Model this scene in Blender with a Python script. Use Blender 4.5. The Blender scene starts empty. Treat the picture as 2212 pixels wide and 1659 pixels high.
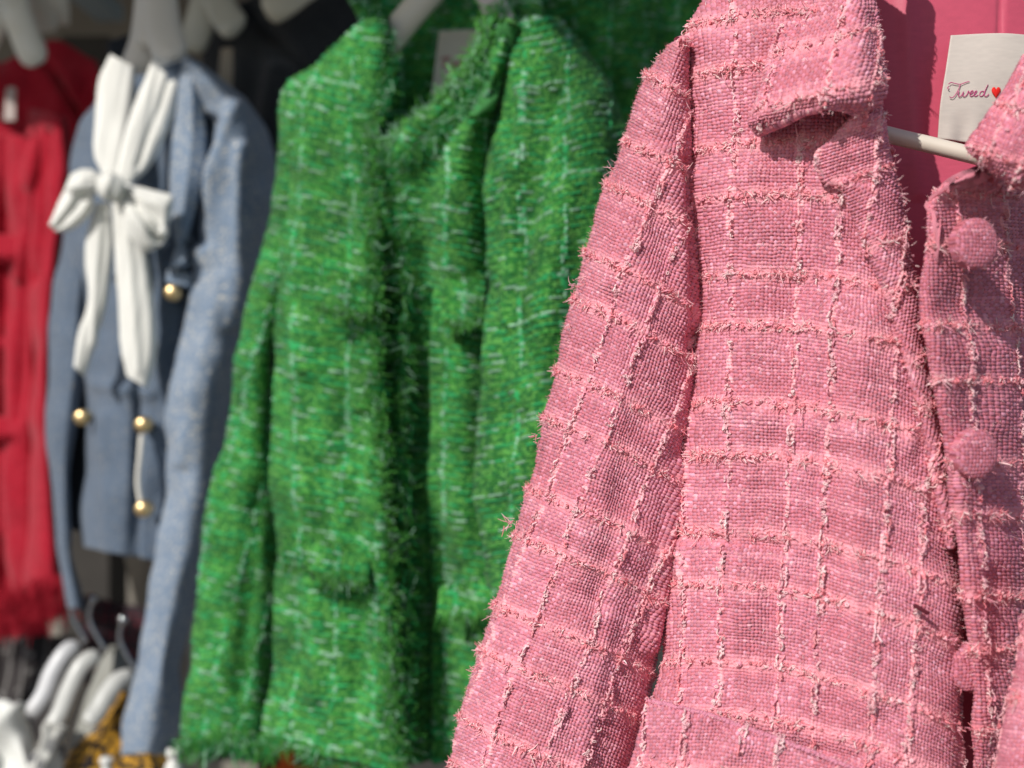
import bpy, math
import numpy as np
# ------------------------------------------------------------------ camera, sky, sun, exposure
C = bpy.context.scene
LENS, SENS, CAMZ = 38.6, 36.0, 1.35
cam_d = bpy.data.cameras.new('camera'); cam = bpy.data.objects.new('camera', cam_d)
C.collection.objects.link(cam); C.camera = cam
cam.location = (0, 0, CAMZ); cam.rotation_euler = (math.pi/2, 0, 0)
cam_d.lens = LENS; cam_d.sensor_width = SENS; cam_d.clip_start = 0.02; cam_d.clip_end = 200
cam_d.dof.use_dof = True; cam_d.dof.focus_distance = 0.50; cam_d.dof.aperture_fstop = 5.6
w = bpy.data.worlds.new('World'); C.world = w; w.use_nodes = True
nt = w.node_tree; bg = nt.nodes['Background']; sky = nt.nodes.new('ShaderNodeTexSky')
TO_SUN = np.array([-0.80, -1.0, 0.92]); TO_SUN /= np.linalg.norm(TO_SUN)
sky.sky_type = 'NISHITA'; sky.sun_disc = False
sky.sun_elevation = math.asin(TO_SUN[2]); sky.sun_rotation = math.atan2(TO_SUN[0], TO_SUN[1])
nt.links.new(sky.outputs[0], bg.inputs[0]); bg.inputs[1].default_value = 0.10
sun_d = bpy.data.lights.new('sun', 'SUN'); sun = bpy.data.objects.new('sun', sun_d); C.collection.objects.link(sun)
sun_d.energy = 4.5; sun_d.angle = math.radians(0.6); sun_d.color = (1, 0.965, 0.91)
import mathutils
sun.rotation_euler = mathutils.Vector(tuple(TO_SUN)).to_track_quat('Z', 'Y').to_euler()
sun.location = (-2, -4, 5)
C.view_settings.view_transform = 'Standard'; C.view_settings.look = 'None'
C.view_settings.exposure = -0.28; C.view_settings.gamma = 1.0; C.view_settings.use_curve_mapping = False
C.cycles.use_denoising = True
try: C.cycles.denoiser = 'OPENIMAGEDENOISE'
except Exception: pass
C.cycles.max_bounces = 6; C.cycles.diffuse_bounces = 4
C.render.film_transparent = False

# ------------------------------------------------------------------ numeric helpers
rng = np.random.default_rng(7)
F = (SENS/LENS)/2212.0
def at(x, y, d):
    x, y, d = np.broadcast_arrays(np.asarray(x, float), np.asarray(y, float), np.asarray(d, float))
    return np.stack([(x-1106)*F*d, d, CAMZ+(829.5-y)*F*d], -1)
T512 = rng.random((512, 512))
def hsh(i, j, k=0): return T512[(np.asarray(i).astype(int)*7+k*31) % 512, (np.asarray(j).astype(int)*5+k*57) % 512]
def vn(x, y, k=0):
    i = np.floor(x).astype(int); j = np.floor(y).astype(int)
    fx = x-i; fy = y-j; fx = fx*fx*(3-2*fx); fy = fy*fy*(3-2*fy)
    g = lambda a, b: T512[(a+k*37) % 512, (b+k*91) % 512]
    return (g(i, j)*(1-fx)+g(i+1, j)*fx)*(1-fy)+(g(i, j+1)*(1-fx)+g(i+1, j+1)*fx)*fy
def nrm(a): return a/np.maximum(np.linalg.norm(a, axis=-1, keepdims=True), 1e-9)
def crmat(n, m):                       # Catmull-Rom weights: n control points -> m samples
    p = np.linspace(0, n-1, m); i = np.minimum(p.astype(int), n-2); f = p-i
    W = np.zeros((m, n)); r = np.arange(m)
    if n == 2:
        W[r, i] += 1-f; W[r, i+1] += f; return W
    w0 = -0.5*f+f*f-0.5*f**3; w1 = 1-2.5*f*f+1.5*f**3; w2 = 0.5*f+2*f*f-1.5*f**3; w3 = -0.5*f*f+0.5*f**3
    for off, ww in ((-1, w0), (0, w1), (1, w2), (2, w3)):
        k = i+off
        lo = k < 0; hi = k > n-1; ok = ~(lo | hi)
        W[r[ok], k[ok]] += ww[ok]
        W[r[lo], 0] += 2*ww[lo]; W[r[lo], 1] -= ww[lo]
        W[r[hi], n-1] += 2*ww[hi]; W[r[hi], n-2] -= ww[hi]
    return W
def resamp(poly, n):
    p = np.array(poly, float)
    dense = crmat(len(p), len(p)*20) @ p
    L = np.r_[0, np.cumsum(np.linalg.norm(np.diff(dense[:, :2], axis=0), axis=1))]
    q = np.linspace(0, L[-1], n)
    return np.stack([np.interp(q, L, dense[:, k]) for k in range(p.shape[1])], -1)
def even(prof, width, n=36):
    p = np.array(prof, float); k = np.linspace(0, len(p)-1, 400)
    f = np.interp(k, np.arange(len(p)), p[:, 0]); d = np.interp(k, np.arange(len(p)), p[:, 1])
    L = np.r_[0, np.cumsum(np.hypot(np.diff(f)*width, np.diff(d)))]; q = np.linspace(0, L[-1], n)
    f = np.interp(q, L, f); d = np.interp(q, L, d)
    for _ in range(3):
        f[1:-1] = (f[:-2]+2*f[1:-1]+f[2:])/4; d[1:-1] = (d[:-2]+2*d[1:-1]+d[2:])/4
    return np.stack([f, d], -1)
def strip(L, R, prof, dl, dr, n=None):
    """control grid between two edge lines; prof = (fraction, extra depth); dl/dr = depth at (top, bottom)"""
    n = n or max(len(L), len(R))
    Lm, Rm = np.array(L[len(L)//2], float), np.array(R[len(R)//2], float)
    prof = even(prof, np.hypot(*(Lm-Rm)[:2])*F*dl[0])
    l = resamp(L, n); r = resamp(R, n); v = np.linspace(0, 1, n)
    dl = np.interp(v, np.linspace(0, 1, len(dl)), dl); dr = np.interp(v, np.linspace(0, 1, len(dr)), dr)
    g = np.zeros((n, len(prof), 3))
    for k, (f, dd) in enumerate(prof):
        g[:, k, :2] = l*(1-f)+r*f; g[:, k, 2] = dl*(1-f)+dr*f+dd
    return g
class Acc:                              # accumulates quads with one colour per vertex
    def __init__(s): s.V = []; s.Q = []; s.K = []; s.M = []; s.n = 0
    def add(s, V, Q, K, mi=0):
        V = V.reshape(-1, 3); s.M.append(np.full(Q.size//4, mi, np.int32)); K = np.broadcast_to(K, V.shape) if np.ndim(K) == 1 else K.reshape(-1, 3)
        s.V.append(V); s.Q.append(Q.reshape(-1, 4)+s.n); s.K.append(K); s.n += len(V)
    def grid(s, P, K, flip=False):
        a, b = P.shape[:2]; I = np.arange(a*b).reshape(a, b)
        Q = np.stack([I[:-1, :-1], I[:-1, 1:], I[1:, 1:], I[1:, :-1]], -1)
        if flip: Q = Q[..., ::-1]
        s.add(P, Q, K)
    def tubes(s, P, R, K, ref, sides=4, flat=1.0):
        """P (N,M,3) curves, R (N,M) radii, K (N,3) colours, ref (N,3) up vectors"""
        N, M = P.shape[:2]
        if N == 0: return
        T = nrm(np.gradient(P, axis=1)); ref = np.broadcast_to(ref[:, None], P.shape)
        S = nrm(np.cross(T, ref)); U = np.cross(S, T)
        R = np.broadcast_to(R, (N, M))
        a = np.arange(sides)/sides*2*math.pi
        X = P[:, :, None]+R[:, :, None, None]*(np.cos(a)[:, None]*S[:, :, None]+flat*np.sin(a)[:, None]*U[:, :, None])
        I = np.arange(N*M*sides).reshape(N, M, sides); J = np.roll(I, -1, 2)
        Q = np.stack([I[:, :-1], I[:, 1:], J[:, 1:], J[:, :-1]], -1)
        s.add(X, Q, np.broadcast_to(K[:, None, None], X.shape), 1)
ORG = {}
def link(o, parent, label=None, cat=None, group=None, kind=None):
    C.collection.objects.link(o)
    if parent is not None: o.parent = parent
    for k, v in (('label', label), ('category', cat), ('group', group), ('kind', kind)):
        if v: o[k] = v
    return o
def root(name, p, label, cat, group=None):
    o = bpy.data.objects.new(name, None); o.location = tuple(p); o.empty_display_size = 0.02
    ORG[o] = np.array(p, float)
    return link(o, None, label, cat, group)
def mesh(name, acc, mat, parent=None, **kw):
    org = ORG[parent] if parent is not None else np.zeros(3)
    V = np.concatenate(acc.V); Q = np.concatenate(acc.Q); K = np.concatenate(acc.K)
    if parent is None: org = V.mean(0); 
    me = bpy.data.meshes.new(name)
    me.vertices.add(len(V)); me.vertices.foreach_set('co', (V-org).astype(np.float32).ravel())
    me.loops.add(Q.size); me.loops.foreach_set('vertex_index', Q.astype(np.int32).ravel())
    me.polygons.add(len(Q)); me.polygons.foreach_set('loop_start', np.arange(0, Q.size, 4, dtype=np.int32))
    me.update(calc_edges=True); me.shade_smooth()
    ca = me.color_attributes.new('col', 'FLOAT_COLOR', 'POINT')
    ca.data.foreach_set('color', np.c_[np.clip(K, 0, 1), np.ones(len(K))].astype(np.float32).ravel())
    me.materials.append(mat); mi = np.concatenate(acc.M)
    if mi.any() and mat.name in YARN:
        me.materials.append(YARN[mat.name]); me.polygons.foreach_set('material_index', mi)
    o = bpy.data.objects.new(name, me)
    if parent is None: o.location = tuple(org)
    ORG[o] = org
    return link(o, parent, **kw)

# ------------------------------------------------------------------ materials
def mat(name, rough=0.85, sheen=0.0, spec=0.25, metal=0.0, bump=0.0, bscale=900, var=0.0, col=None, tr=0.0):
    m = bpy.data.materials.new(name); m.use_nodes = True
    n = m.node_tree; b = n.nodes['Principled BSDF']
    b.inputs['Roughness'].default_value = rough; b.inputs['Specular IOR Level'].default_value = spec
    b.inputs['Metallic'].default_value = metal; b.inputs['Sheen Weight'].default_value = sheen
    b.inputs['Sheen Roughness'].default_value = 0.5
    tc = n.nodes.new('ShaderNodeTexCoord')
    a = n.nodes.new('ShaderNodeVertexColor'); a.layer_name = 'col'; src = a.outputs[0]
    if col is not None:
        r = n.nodes.new('ShaderNodeRGB'); r.outputs[0].default_value = (*col, 1); src = r.outputs[0]
    if var > 0:
        nz = n.nodes.new('ShaderNodeTexNoise'); nz.inputs['Scale'].default_value = bscale; nz.inputs['Detail'].default_value = 3
        n.links.new(tc.outputs['Object'], nz.inputs['Vector'])
        mr = n.nodes.new('ShaderNodeMapRange'); mr.inputs['From Min'].default_value = 0.25; mr.inputs['From Max'].default_value = 0.75
        mr.inputs['To Min'].default_value = 1-var; mr.inputs['To Max'].default_value = 1+var
        n.links.new(nz.outputs[0], mr.inputs[0])
        mx = n.nodes.new('ShaderNodeVectorMath'); mx.operation = 'SCALE'
        n.links.new(src, mx.inputs[0]); n.links.new(mr.outputs[0], mx.inputs['Scale']); src = mx.outputs[0]
    n.links.new(src, b.inputs['Base Color'])
    if bump > 0:
        nb = n.nodes.new('ShaderNodeTexNoise'); nb.inputs['Scale'].default_value = bscale*1.3; nb.inputs['Detail'].default_value = 2
        n.links.new(tc.outputs['Object'], nb.inputs['Vector'])
        bp = n.nodes.new('ShaderNodeBump'); bp.inputs['Strength'].default_value = bump; bp.inputs['Distance'].default_value = 0.0006
        n.links.new(nb.outputs[0], bp.inputs['Height']); n.links.new(bp.outputs[0], b.inputs['Normal'])
    return m
M_pink = mat('pink_tweed', 0.72, 0.04, 0.3, bump=0.35, bscale=1600, var=0.10)
M_green = mat('green_tweed', 0.8, 0.10, 0.2, bump=0.4, bscale=1200, var=0.15)
M_wool = mat('woven_wool', 0.9, 0.2, 0.15, bump=0.5, bscale=700, var=0.12)
M_satin = mat('satin_lining', 0.5, 0.1, 0.35, bump=0.12, bscale=1500, var=0.03)
M_cloth = mat('plain_cloth', 0.85, 0.1, 0.2, bump=0.15, bscale=900, var=0.03)
M_label = mat('label_satin', 0.55, 0.0, 0.35, bump=0.12, bscale=2500, var=0.02)
M_thread = mat('thread', 0.7)
M_plastic = mat('hanger_plastic', 0.32, 0.0, 0.5, var=0.02, bscale=60)
M_gold = mat('gold_metal', 0.38, 0, 0.5, metal=1.0, col=(0.85, 0.62, 0.32))
M_chrome = mat('chrome_metal', 0.16, 0, 0.5, metal=1.0, col=(0.62, 0.62, 0.64))
M_print = mat('printed_cloth', 0.8, 0.1, 0.2)

def yarn(name, mixv):
    m = mat(name, 0.7, 0.0, 0.15); n = m.node_tree; b = n.nodes['Principled BSDF']; o = n.nodes['Material Output']
    t = n.nodes.new('ShaderNodeBsdfTranslucent'); x = n.nodes.new('ShaderNodeMixShader'); x.inputs[0].default_value = mixv
    v = [q for q in n.nodes if q.bl_idname == 'ShaderNodeVertexColor'][0]
    n.links.new(v.outputs[0], t.inputs[0]); n.links.new(b.outputs[0], x.inputs[1]); n.links.new(t.outputs[0], x.inputs[2]); n.links.new(x.outputs[0], o.inputs[0])
    return m
YARN = {'pink_tweed': yarn('pink_yarn', .08), 'green_tweed': yarn('green_yarn', .08), 'woven_wool': yarn('wool_yarn', .08)}

# ------------------------------------------------------------------ cloth sheets
class Sheet: pass
def sheet(acc, ctrl, res, tex, st=None, roll=0.0018, ridges=(), wob=0.0, stoff=(0, 0), K=4, waves=None):
    """dense cloth panel: spline surface + modelled yarn relief + rolled edges + a back face"""
    ctrl = np.asarray(ctrl, float)
    W0 = at(ctrl[..., 0], ctrl[..., 1], ctrl[..., 2])
    lu = np.linalg.norm(np.diff(W0, axis=1), axis=2).sum(1).max(); lv = np.linalg.norm(np.diff(W0, axis=0), axis=2).sum(0).max()
    nu, nv = max(8, int(lu/res)), max(8, int(lv/res))
    A = crmat(ctrl.shape[0], nv); B = crmat(ctrl.shape[1], nu)
    g = np.einsum('ai,bj,ijk->abk', A, B, ctrl)
    px, py = g[..., 0], g[..., 1]
    P = at(px, py, g[..., 2])
    def normals(P):
        N = nrm(np.cross(np.gradient(P, axis=1), np.gradient(P, axis=0)))
        c = P-np.array([0, 0, CAMZ])
        return -N if (N*c).sum(-1).mean() > 0 else N
    N = normals(P)
    D = np.zeros(px.shape)
    for r in ridges:
        x0, y0, x1, y1, wd, h = r[:6]
        ax = np.array([x1-x0, y1-y0], float); L = np.hypot(*ax); ax /= L
        al = (px-x0)*ax[0]+(py-y0)*ax[1]; pe = -(px-x0)*ax[1]+(py-y0)*ax[0]
        e = np.clip(np.minimum(al, L-al)/max(wd*1.2, 25)+0.9, 0, 1); e = e*e*(3-2*e)
        D += h*np.exp(-(pe/wd)**2)*e
    if wob: D += wob*(vn(px/90, py/130, 3)-.5)+wob*.5*(vn(px/37+9, py/60, 4)-.5)
    if waves is not None: D += waves(px, py)
    P = P+N*D[..., None]; N = normals(P)
    if st is None:
        du = np.linalg.norm(np.diff(P, axis=1), axis=2).mean(0); dv = np.linalg.norm(np.diff(P, axis=0), axis=2).mean(1)
        s = np.r_[0, np.cumsum(du)][None]*1000+np.zeros(px.shape)+stoff[0]
        t = np.r_[0, np.cumsum(dv)][:, None]*1000+np.zeros(px.shape)+stoff[1]
    else: s, t = st(px, py)
    h, K3 = tex(s, t)
    P = P+N*(h*0.001)[..., None]
    o = Sheet(); o.P, o.N, o.s, o.t, o.px, o.py = P, N, s, t, px, py
    # rolled edges
    Pg, Ng, Kg = P, N, K3
    if roll > 0:
        for axis in (0, 1):
            def edge(Pg, Ng, a, b):
                e = np.take(Pg, a, axis); q = np.take(Pg, b, axis); n = np.take(Ng, a, axis)
                out = nrm(e-q); out = nrm(out-n*(out*n).sum(-1, keepdims=True))
                r_ = [e+out*roll*math.sin(k/K*math.pi)-n*roll*(1-math.cos(k/K*math.pi)) for k in range(1, K+1)]
                return r_, [n]*K, [np.take(Kg, a, axis)]*K
            b0, n0, k0 = edge(Pg, Ng, 0, 3); b1, n1, k1 = edge(Pg, Ng, -1, -4)
            Pg = np.concatenate([np.stack(b0[::-1], axis), Pg, np.stack(b1, axis)], axis)
            Ng = np.concatenate([np.stack(n0[::-1], axis), Ng, np.stack(n1, axis)], axis)
            Kg = np.concatenate([np.stack(k0[::-1], axis), Kg, np.stack(k1, axis)], axis)
    fa = np.cross(P[1:, :-1]-P[:-1, :-1], P[:-1, 1:]-P[:-1, :-1]); fl = (fa*N[:-1, :-1]).sum(-1).mean() > 0
    acc.grid(Pg, Kg, fl)
    if roll > 0:
        ii = np.unique(np.r_[np.arange(0, nv, 8), nv-1]); jj = np.unique(np.r_[np.arange(0, nu, 8), nu-1])
        acc.grid((P-N*(2*roll+0.0006))[np.ix_(ii, jj)], K3[np.ix_(ii, jj)]*0+K3.mean((0, 1)), not fl)
    return o
def pick(sh, iv, iu):                    # bilinear lookup at fractional grid index
    nv, nu = sh.P.shape[:2]
    iv = np.clip(iv, 0, nv-1.001); iu = np.clip(iu, 0, nu-1.001)
    a = iv.astype(int); b = iu.astype(int); fa = (iv-a)[..., None]; fb = (iu-b)[..., None]
    f = lambda G: (G[a, b]*(1-fb)+G[a, b+1]*fb)*(1-fa)+(G[a+1, b]*(1-fb)+G[a+1, b+1]*fb)*fa
    return f(sh.P), nrm(f(sh.N))
def tangents(sh):
    sh.Tu = nrm(np.gradient(sh.P, axis=1)); sh.Tv = nrm(np.gradient(sh.P, axis=0))
def hairs(acc, P0, D, N, L, K, rad=0.00012, M=5, curl=0.5, sides=3, flat=.5):
    sides = max(sides, 5); rad = rad*1.35
    n = len(P0); t = np.linspace(0, 1, M)[None, :, None]
    B = nrm(rng.normal(size=(n, 3)))
    L = np.broadcast_to(np.asarray(L, float), (n,))
    P = P0[:, None]+D[:, None]*(L[:, None, None]*t)+B[:, None]*(L[:, None, None]*curl*t*t*rng.uniform(.3, 1, (n, 1, 1)))
    R = rad*(1-0.6*t[..., 0])*rng.uniform(.7, 1.3, (n, 1))
    acc.tubes(P, R, K, nrm(N+0.25*B), sides, flat)
def mixc(cols, n, jit=0.12):
    cols = np.array(cols); k = cols[rng.integers(0, len(cols), n)]
    return np.clip(k*(1+jit*rng.normal(size=(n, 1))), 0, 1)
def fringe(acc, path, N0, outv, n, L, cols, rad=0.0003, curl=0.5, spread=0.5, lift=0.3, M=6, jit=0.001, sides=3):
    """frayed edge: threads rooted along a 3D path"""
    p = resamp3(path, 200); k = rng.uniform(0, 199, n); a = np.minimum(k.astype(int), 198); f = (k-a)[:, None]
    P0 = p[a]*(1-f)+p[a+1]*f+rng.normal(size=(n, 3))*jit
    D = nrm(np.asarray(outv, float)+spread*rng.normal(size=(n, 3))+lift*rng.uniform(0, 1, (n, 1))*np.asarray(N0, float))
    hairs(acc, P0, D, np.broadcast_to(N0, (n, 3)), L*rng.uniform(.45, 1.2, n), mixc(cols, n), rad, M, curl, sides)
def resamp3(p, n):
    p = np.asarray(p, float); d = crmat(len(p), len(p)*15) @ p
    L = np.r_[0, np.cumsum(np.linalg.norm(np.diff(d, axis=0), axis=1))]; q = np.linspace(0, L[-1], n)
    return np.stack([np.interp(q, L, d[:, k]) for k in range(3)], -1)
def pathpx(pts): p = np.array(pts, float); return at(p[:, 0], p[:, 1], p[:, 2])
def fuzz(acc, sh, n, L, cols, rad=0.0001, lift=0.6, curl=0.8, M=4):
    nv, nu = sh.P.shape[:2]
    P, N = pick(sh, rng.uniform(0, nv-1, n), rng.uniform(0, nu-1, n))
    D = nrm(nrm(rng.normal(size=(n, 3)))+lift*N)
    hairs(acc, P, D, N, L*rng.uniform(.4, 1.3, n), mixc(cols, n), rad, M, curl)

# ------------------------------------------------------------------ pink tweed
TH = 1.5                                   # thread pitch, mm
SL = (0.0, 16.0, 41.0); TLN = (0.0, 33.0, 55.0)
WARP = np.array([0.62, 0.235, 0.32]); WEFT = np.array([0.65, 0.20, 0.245]); GAP = np.array([0.16, 0.02, 0.035])
def pdist(x, offs, per):
    d = np.full(x.shape, 1e9)
    for o in offs: d = np.minimum(d, np.abs((x-o+per/2) % per-per/2))
    return d
def pink_tex(s, t, amp=1.0):
    s, t = s+1.0*(vn(s/9, t/6, 1)-.5)+0.5*(vn(s/2.8, t/2.8, 11)-.5), t+1.0*(vn(s/6, t/9, 2)-.5)+0.5*(vn(s/2.8, t/2.8, 12)-.5)
    ds = pdist(s, (0, 16), 41); dt = pdist(t, (0, 33), 55)
    a, b = s/TH, t/TH
    i = np.round(a); j = np.round(b); fs = a-i; ft = b-j
    wd = 0.38+0.12*hsh(i, 0*i, 1)+.10*vn(t/4, i*3.7, 14); wf = 0.38+0.12*hsh(0*j, j, 2)+.10*vn(s/4, j*3.7, 15)
    par = ((i+j) % 2 == 0)
    rr_ = .92+.22*hsh(i, j, 13)
    hw = np.where(par, .86, .30)*np.sqrt(np.clip(1-(fs/(wd*1.02))**2-(ft/np.where(par, .63, 9))**2, 0, 1))*rr_
    hf = np.where(par, .30, .86)*np.sqrt(np.clip(1-(ft/(wf*1.02))**2-(fs/np.where(par, 9, .63))**2, 0, 1))*rr_
    # alternate cells are warp or weft dominated, as in the cloth
    ck = np.where(((s/41) % 1 < .39), 0.10, -0.06)+0.05*np.sin(t*0.22)
    hw = hw+ck*(hw > 0); hw = hw+0.12*(hsh(i, j, 3)-.5)*(hw > 0)
    warp = hw > hf; h = np.maximum(hw, hf)
    g = np.clip(h/0.3, 0, 1)[..., None]
    r1 = hsh(i, 0*i, 5)[..., None]; r2 = hsh(0*j, j, 6)[..., None]
    cw = WARP*(0.86+0.3*r1); cf = WEFT*(0.86+0.3*r2)
    cf = np.where(r2 > .8, cf*[1.08, 1.35, 1.3], cf)
    K = np.where(warp[..., None], cw, cf)
    seg = hsh(i, j, 7)[..., None]
    K = K*(0.88+0.24*seg)
    K = K*(1+.14*(vn(s/11, t/11, 16)-.5)[..., None]*np.array([.6, 1.6, 1.4]))
    K = np.where(seg > .90, K*[1.08, 1.35, 1.3], K)
    K = GAP*(1-g)+K*g
    wob_ = 1.1*(vn(s/5, t/60, 17)-.5)
    band = np.exp(-((dt+wob_)/3.0)**2)*(0.35+1.2*vn(s/3, t/50, 8)); bs = np.exp(-(ds/1.9)**2)
    fz = .6*vn(s/0.8, t/0.8, 9)+.4*vn(s/.4, t/.4, 19)
    h = h*1.2*(1-.6*np.clip(band, 0, 1))+band*(0.6+1.25*(fz-.5))+bs*0.3+0.3*(vn(s/6, t/6, 10)-.5)
    bk = np.clip(band*1.1, 0, 1)[..., None]*0.85
    K = K*(1-bk)+bk*np.array([0.88, 0.36, 0.41])*(0.75+0.5*fz[..., None])
    # pale boucle yarn lying in the warp: little swells
    sw = vn(s/1.3, t/1.5, 18); on = (bs*sw*(.5+.9*vn(s/4, t/5, 24)) > .47)
    h = h+np.where(on, .6*np.clip((bs*sw-.36)*5, 0, 1), 0)
    K = np.where(on[..., None], np.array([.87, .42, .46])*(.8+.4*sw[..., None]), K)
    return h*amp, K
SALM = [(0.93, 0.36, 0.40), (0.92, 0.36, 0.45), (0.90, 0.28, 0.32), (0.95, 0.50, 0.54), (0.95, 0.62, 0.62)]
CREAM = [(0.95, 0.66, 0.66), (0.93, 0.56, 0.60), (0.90, 0.46, 0.52)]
def curve_on(sh, kind, line):
    """grid-index polyline where s (or t) equals a line value"""
    nv, nu = sh.P.shape[:2]
    if kind == 't':
        iu = np.arange(nu); iv = np.full(nu, np.nan)
        for c in iu:
            col = sh.t[:, c]
            if col[0] < line < col[-1]: iv[c] = np.interp(line, col, np.arange(nv))
        ok = ~np.isnan(iv); return iv[ok], iu[ok].astype(float)
    iv = np.arange(nv); iu = np.full(nv, np.nan)
    for r in iv:
        row = sh.s[r]
        if row[0] < line < row[-1]: iu[r] = np.interp(line, row, np.arange(nu))
    ok = ~np.isnan(iu); return iv[ok].astype(float), iu[ok]
def lines_in(x, offs, per):
    lo, hi = x.min(), x.max(); out = []
    for o in offs:
        k = math.ceil((lo-o)/per)
        while o+k*per < hi: out.append(o+k*per); k += 1
    return out
def pink_yarns(acc, sh, dens=1.0, res=0.00030):
    tangents(sh)
    nv, nu = sh.P.shape[:2]
    for ln in lines_in(sh.s, (0, 16), 41):              # pale boucle loops along the warp lines
        iv, iu = curve_on(sh, 's', ln)
        if len(iv) < 30: continue
        Lm = len(iv)*res*1000; q = np.linspace(0, len(iv)-1, max(20, int(Lm/0.28)))
        iv2 = np.interp(q, np.arange(len(iv)), iv); iu2 = np.interp(q, np.arange(len(iu)), iu)
        P, N = pick(sh, iv2, iu2); S = nrm(np.gradient(P, axis=0)); X = nrm(np.cross(S, N)); mm = np.linspace(0, Lm, len(q))
        for yy, (ph, amp, per) in enumerate(((rng.uniform(0, 6), 1.0, 3.1), (rng.uniform(0, 6), 0.7, 4.3))):
            vis = vn(mm/7+yy*50+ln, mm*0+ln, 20)
            phs = 2*math.pi*mm/per+ph+9*vn(mm/5, mm*0+ln+yy, 21)
            hgt = 0.35+1.9*(vis-.46)+0.45*np.sin(phs*2+1)
            Q = P+X*((yy-.5)*2.0+amp*.8*(.3+1.3*vn(mm/3, mm*0+ln+yy, 25))*np.sin(phs)+0.5*(vn(mm/9, mm*0+ln, 22)-.5))[:, None]*0.001+S*(0.7*np.sin(2*phs))[:, None]*0.001+N*(hgt*0.001)[:, None]
            R = 0.00042*(0.75+0.5*vn(mm/1.1, mm*0+yy, 23))
            seg = 12
            for a in range(0, len(Q)-seg, seg-1):
                if vis[a] < .54 or hsh(a, int(ln*3)+yy*11, 9) < .25: continue
                acc.tubes(Q[None, a:a+seg], R[None, a:a+seg], mixc(CREAM+SALM[:4], 1, .08), N[None, a], 6, 0.5)
        # flat little petals
        n = int(Lm/0.8*dens); k = rng.integers(0, len(q), n); k = k[vn(mm[k]/4+ln, mm[k]*0+ln, 26) > .60]
        if len(k):
            th = np.linspace(0, 2*math.pi, 9)[None, :, None]; r = rng.uniform(.45, .9, (len(k), 1, 1))*0.001
            rot = rng.uniform(0, 6.3, (len(k), 1, 1)); a1 = X[k][:, None]*np.cos(rot)+S[k][:, None]*np.sin(rot); a2 = -X[k][:, None]*np.sin(rot)+S[k][:, None]*np.cos(rot)
            c0 = P[k]+N[k]*rng.uniform(.4, 1.0, (len(k), 1))*0.001+X[k]*rng.normal(size=(len(k), 1))*0.0008
            Q = c0[:, None]+a1*r*np.cos(th)+a2*r*.6*np.sin(th)+N[k][:, None]*r*.5*np.sin(th+1)
            acc.tubes(Q, np.full(Q.shape[:2], 0.00028), mixc(CREAM, len(k), .08), N[k], 5, .6)
    for ln in lines_in(sh.t, (0, 33), 55):               # frayed tufts along the weft lines
        iv, iu = curve_on(sh, 't', ln)
        if len(iv) < 20: continue
        Lm = len(iv)*res*1000
        cl = np.sort(rng.uniform(0, len(iv)-1, max(2, int(Lm/3.2*dens))))
        c = np.repeat(cl, rng.integers(2, 17, len(cl))); wdt = np.repeat(rng.uniform(.6, 2.0, len(cl)), 1)
        c = np.clip(c+rng.normal(size=len(c))*2.2, 0, len(iv)-1)
        n = len(c); P, N = pick(sh, np.interp(c, np.arange(len(iv)), iv)+rng.normal(size=n)*3.6, np.interp(c, np.arange(len(iu)), iu))
        gi = np.clip(c.astype(int), 0, len(iv)-1)
        Tu = sh.Tu[iv[gi].astype(int), iu[gi].astype(int)]; Tv = sh.Tv[iv[gi].astype(int), iu[gi].astype(int)]
        sg = rng.choice([-1, 1], (n, 1)); D = nrm(Tu*sg*rng.uniform(.2, 1.2, (n, 1))+Tv*rng.normal(size=(n, 1))*.8+N*rng.uniform(-.1, .45, (n, 1)))
        hairs(acc, P+N*0.0003, D, N, rng.uniform(.0008, .0026, n), mixc(SALM, n), 0.00032, 7, 1.3, 6, .35)
        # long loose ends
        m = max(1, int(Lm/22*dens)); k = rng.integers(0, len(iv), m)
        P, N = pick(sh, iv[k], iu[k]); Tu = sh.Tu[iv[k].astype(int), iu[k].astype(int)]; Tv = sh.Tv[iv[k].astype(int), iu[k].astype(int)]
        for rep in range(3):
            D = nrm(Tu*rng.normal(size=(m, 1))*1.0+Tv*rng.uniform(-.4, 1.2, (m, 1))+N*rng.uniform(.0, .35, (m, 1)))
            hairs(acc, P, D, N, rng.uniform(.0025, .0055, m), mixc(CREAM+SALM[3:], m), 0.00024, 9, 1.0, 5)
        # thick curled knots
        m = max(1, int(Lm/5*dens)); k = rng.integers(0, len(iv), m); P, N = pick(sh, iv[k]+rng.normal(size=m)*2, iu[k])
        th = np.linspace(0, 8, 16)[None, :, None]; B1 = nrm(rng.normal(size=(m, 3))+N*.2)[:, None]; B2 = nrm(np.cross(B1[:, 0], N))[:, None]
        r = rng.uniform(.4, 1.0, (m, 1, 1))*0.001
        Q = P[:, None]+N[:, None]*0.0005+B1*r*np.cos(th)*(1-.06*th)+B2*r*np.sin(th)*(1-.06*th)+N[:, None]*th*0.00008
        acc.tubes(Q, np.full(Q.shape[:2], 0.00042), mixc(SALM[:4], m), N, 6, .8)
    fuzz(acc, sh, int(nv*nu*res*res*1e6*0.10*dens), 0.0016, SALM+CREAM[:1], 0.00009, .5)
RES = 0.00030
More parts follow.
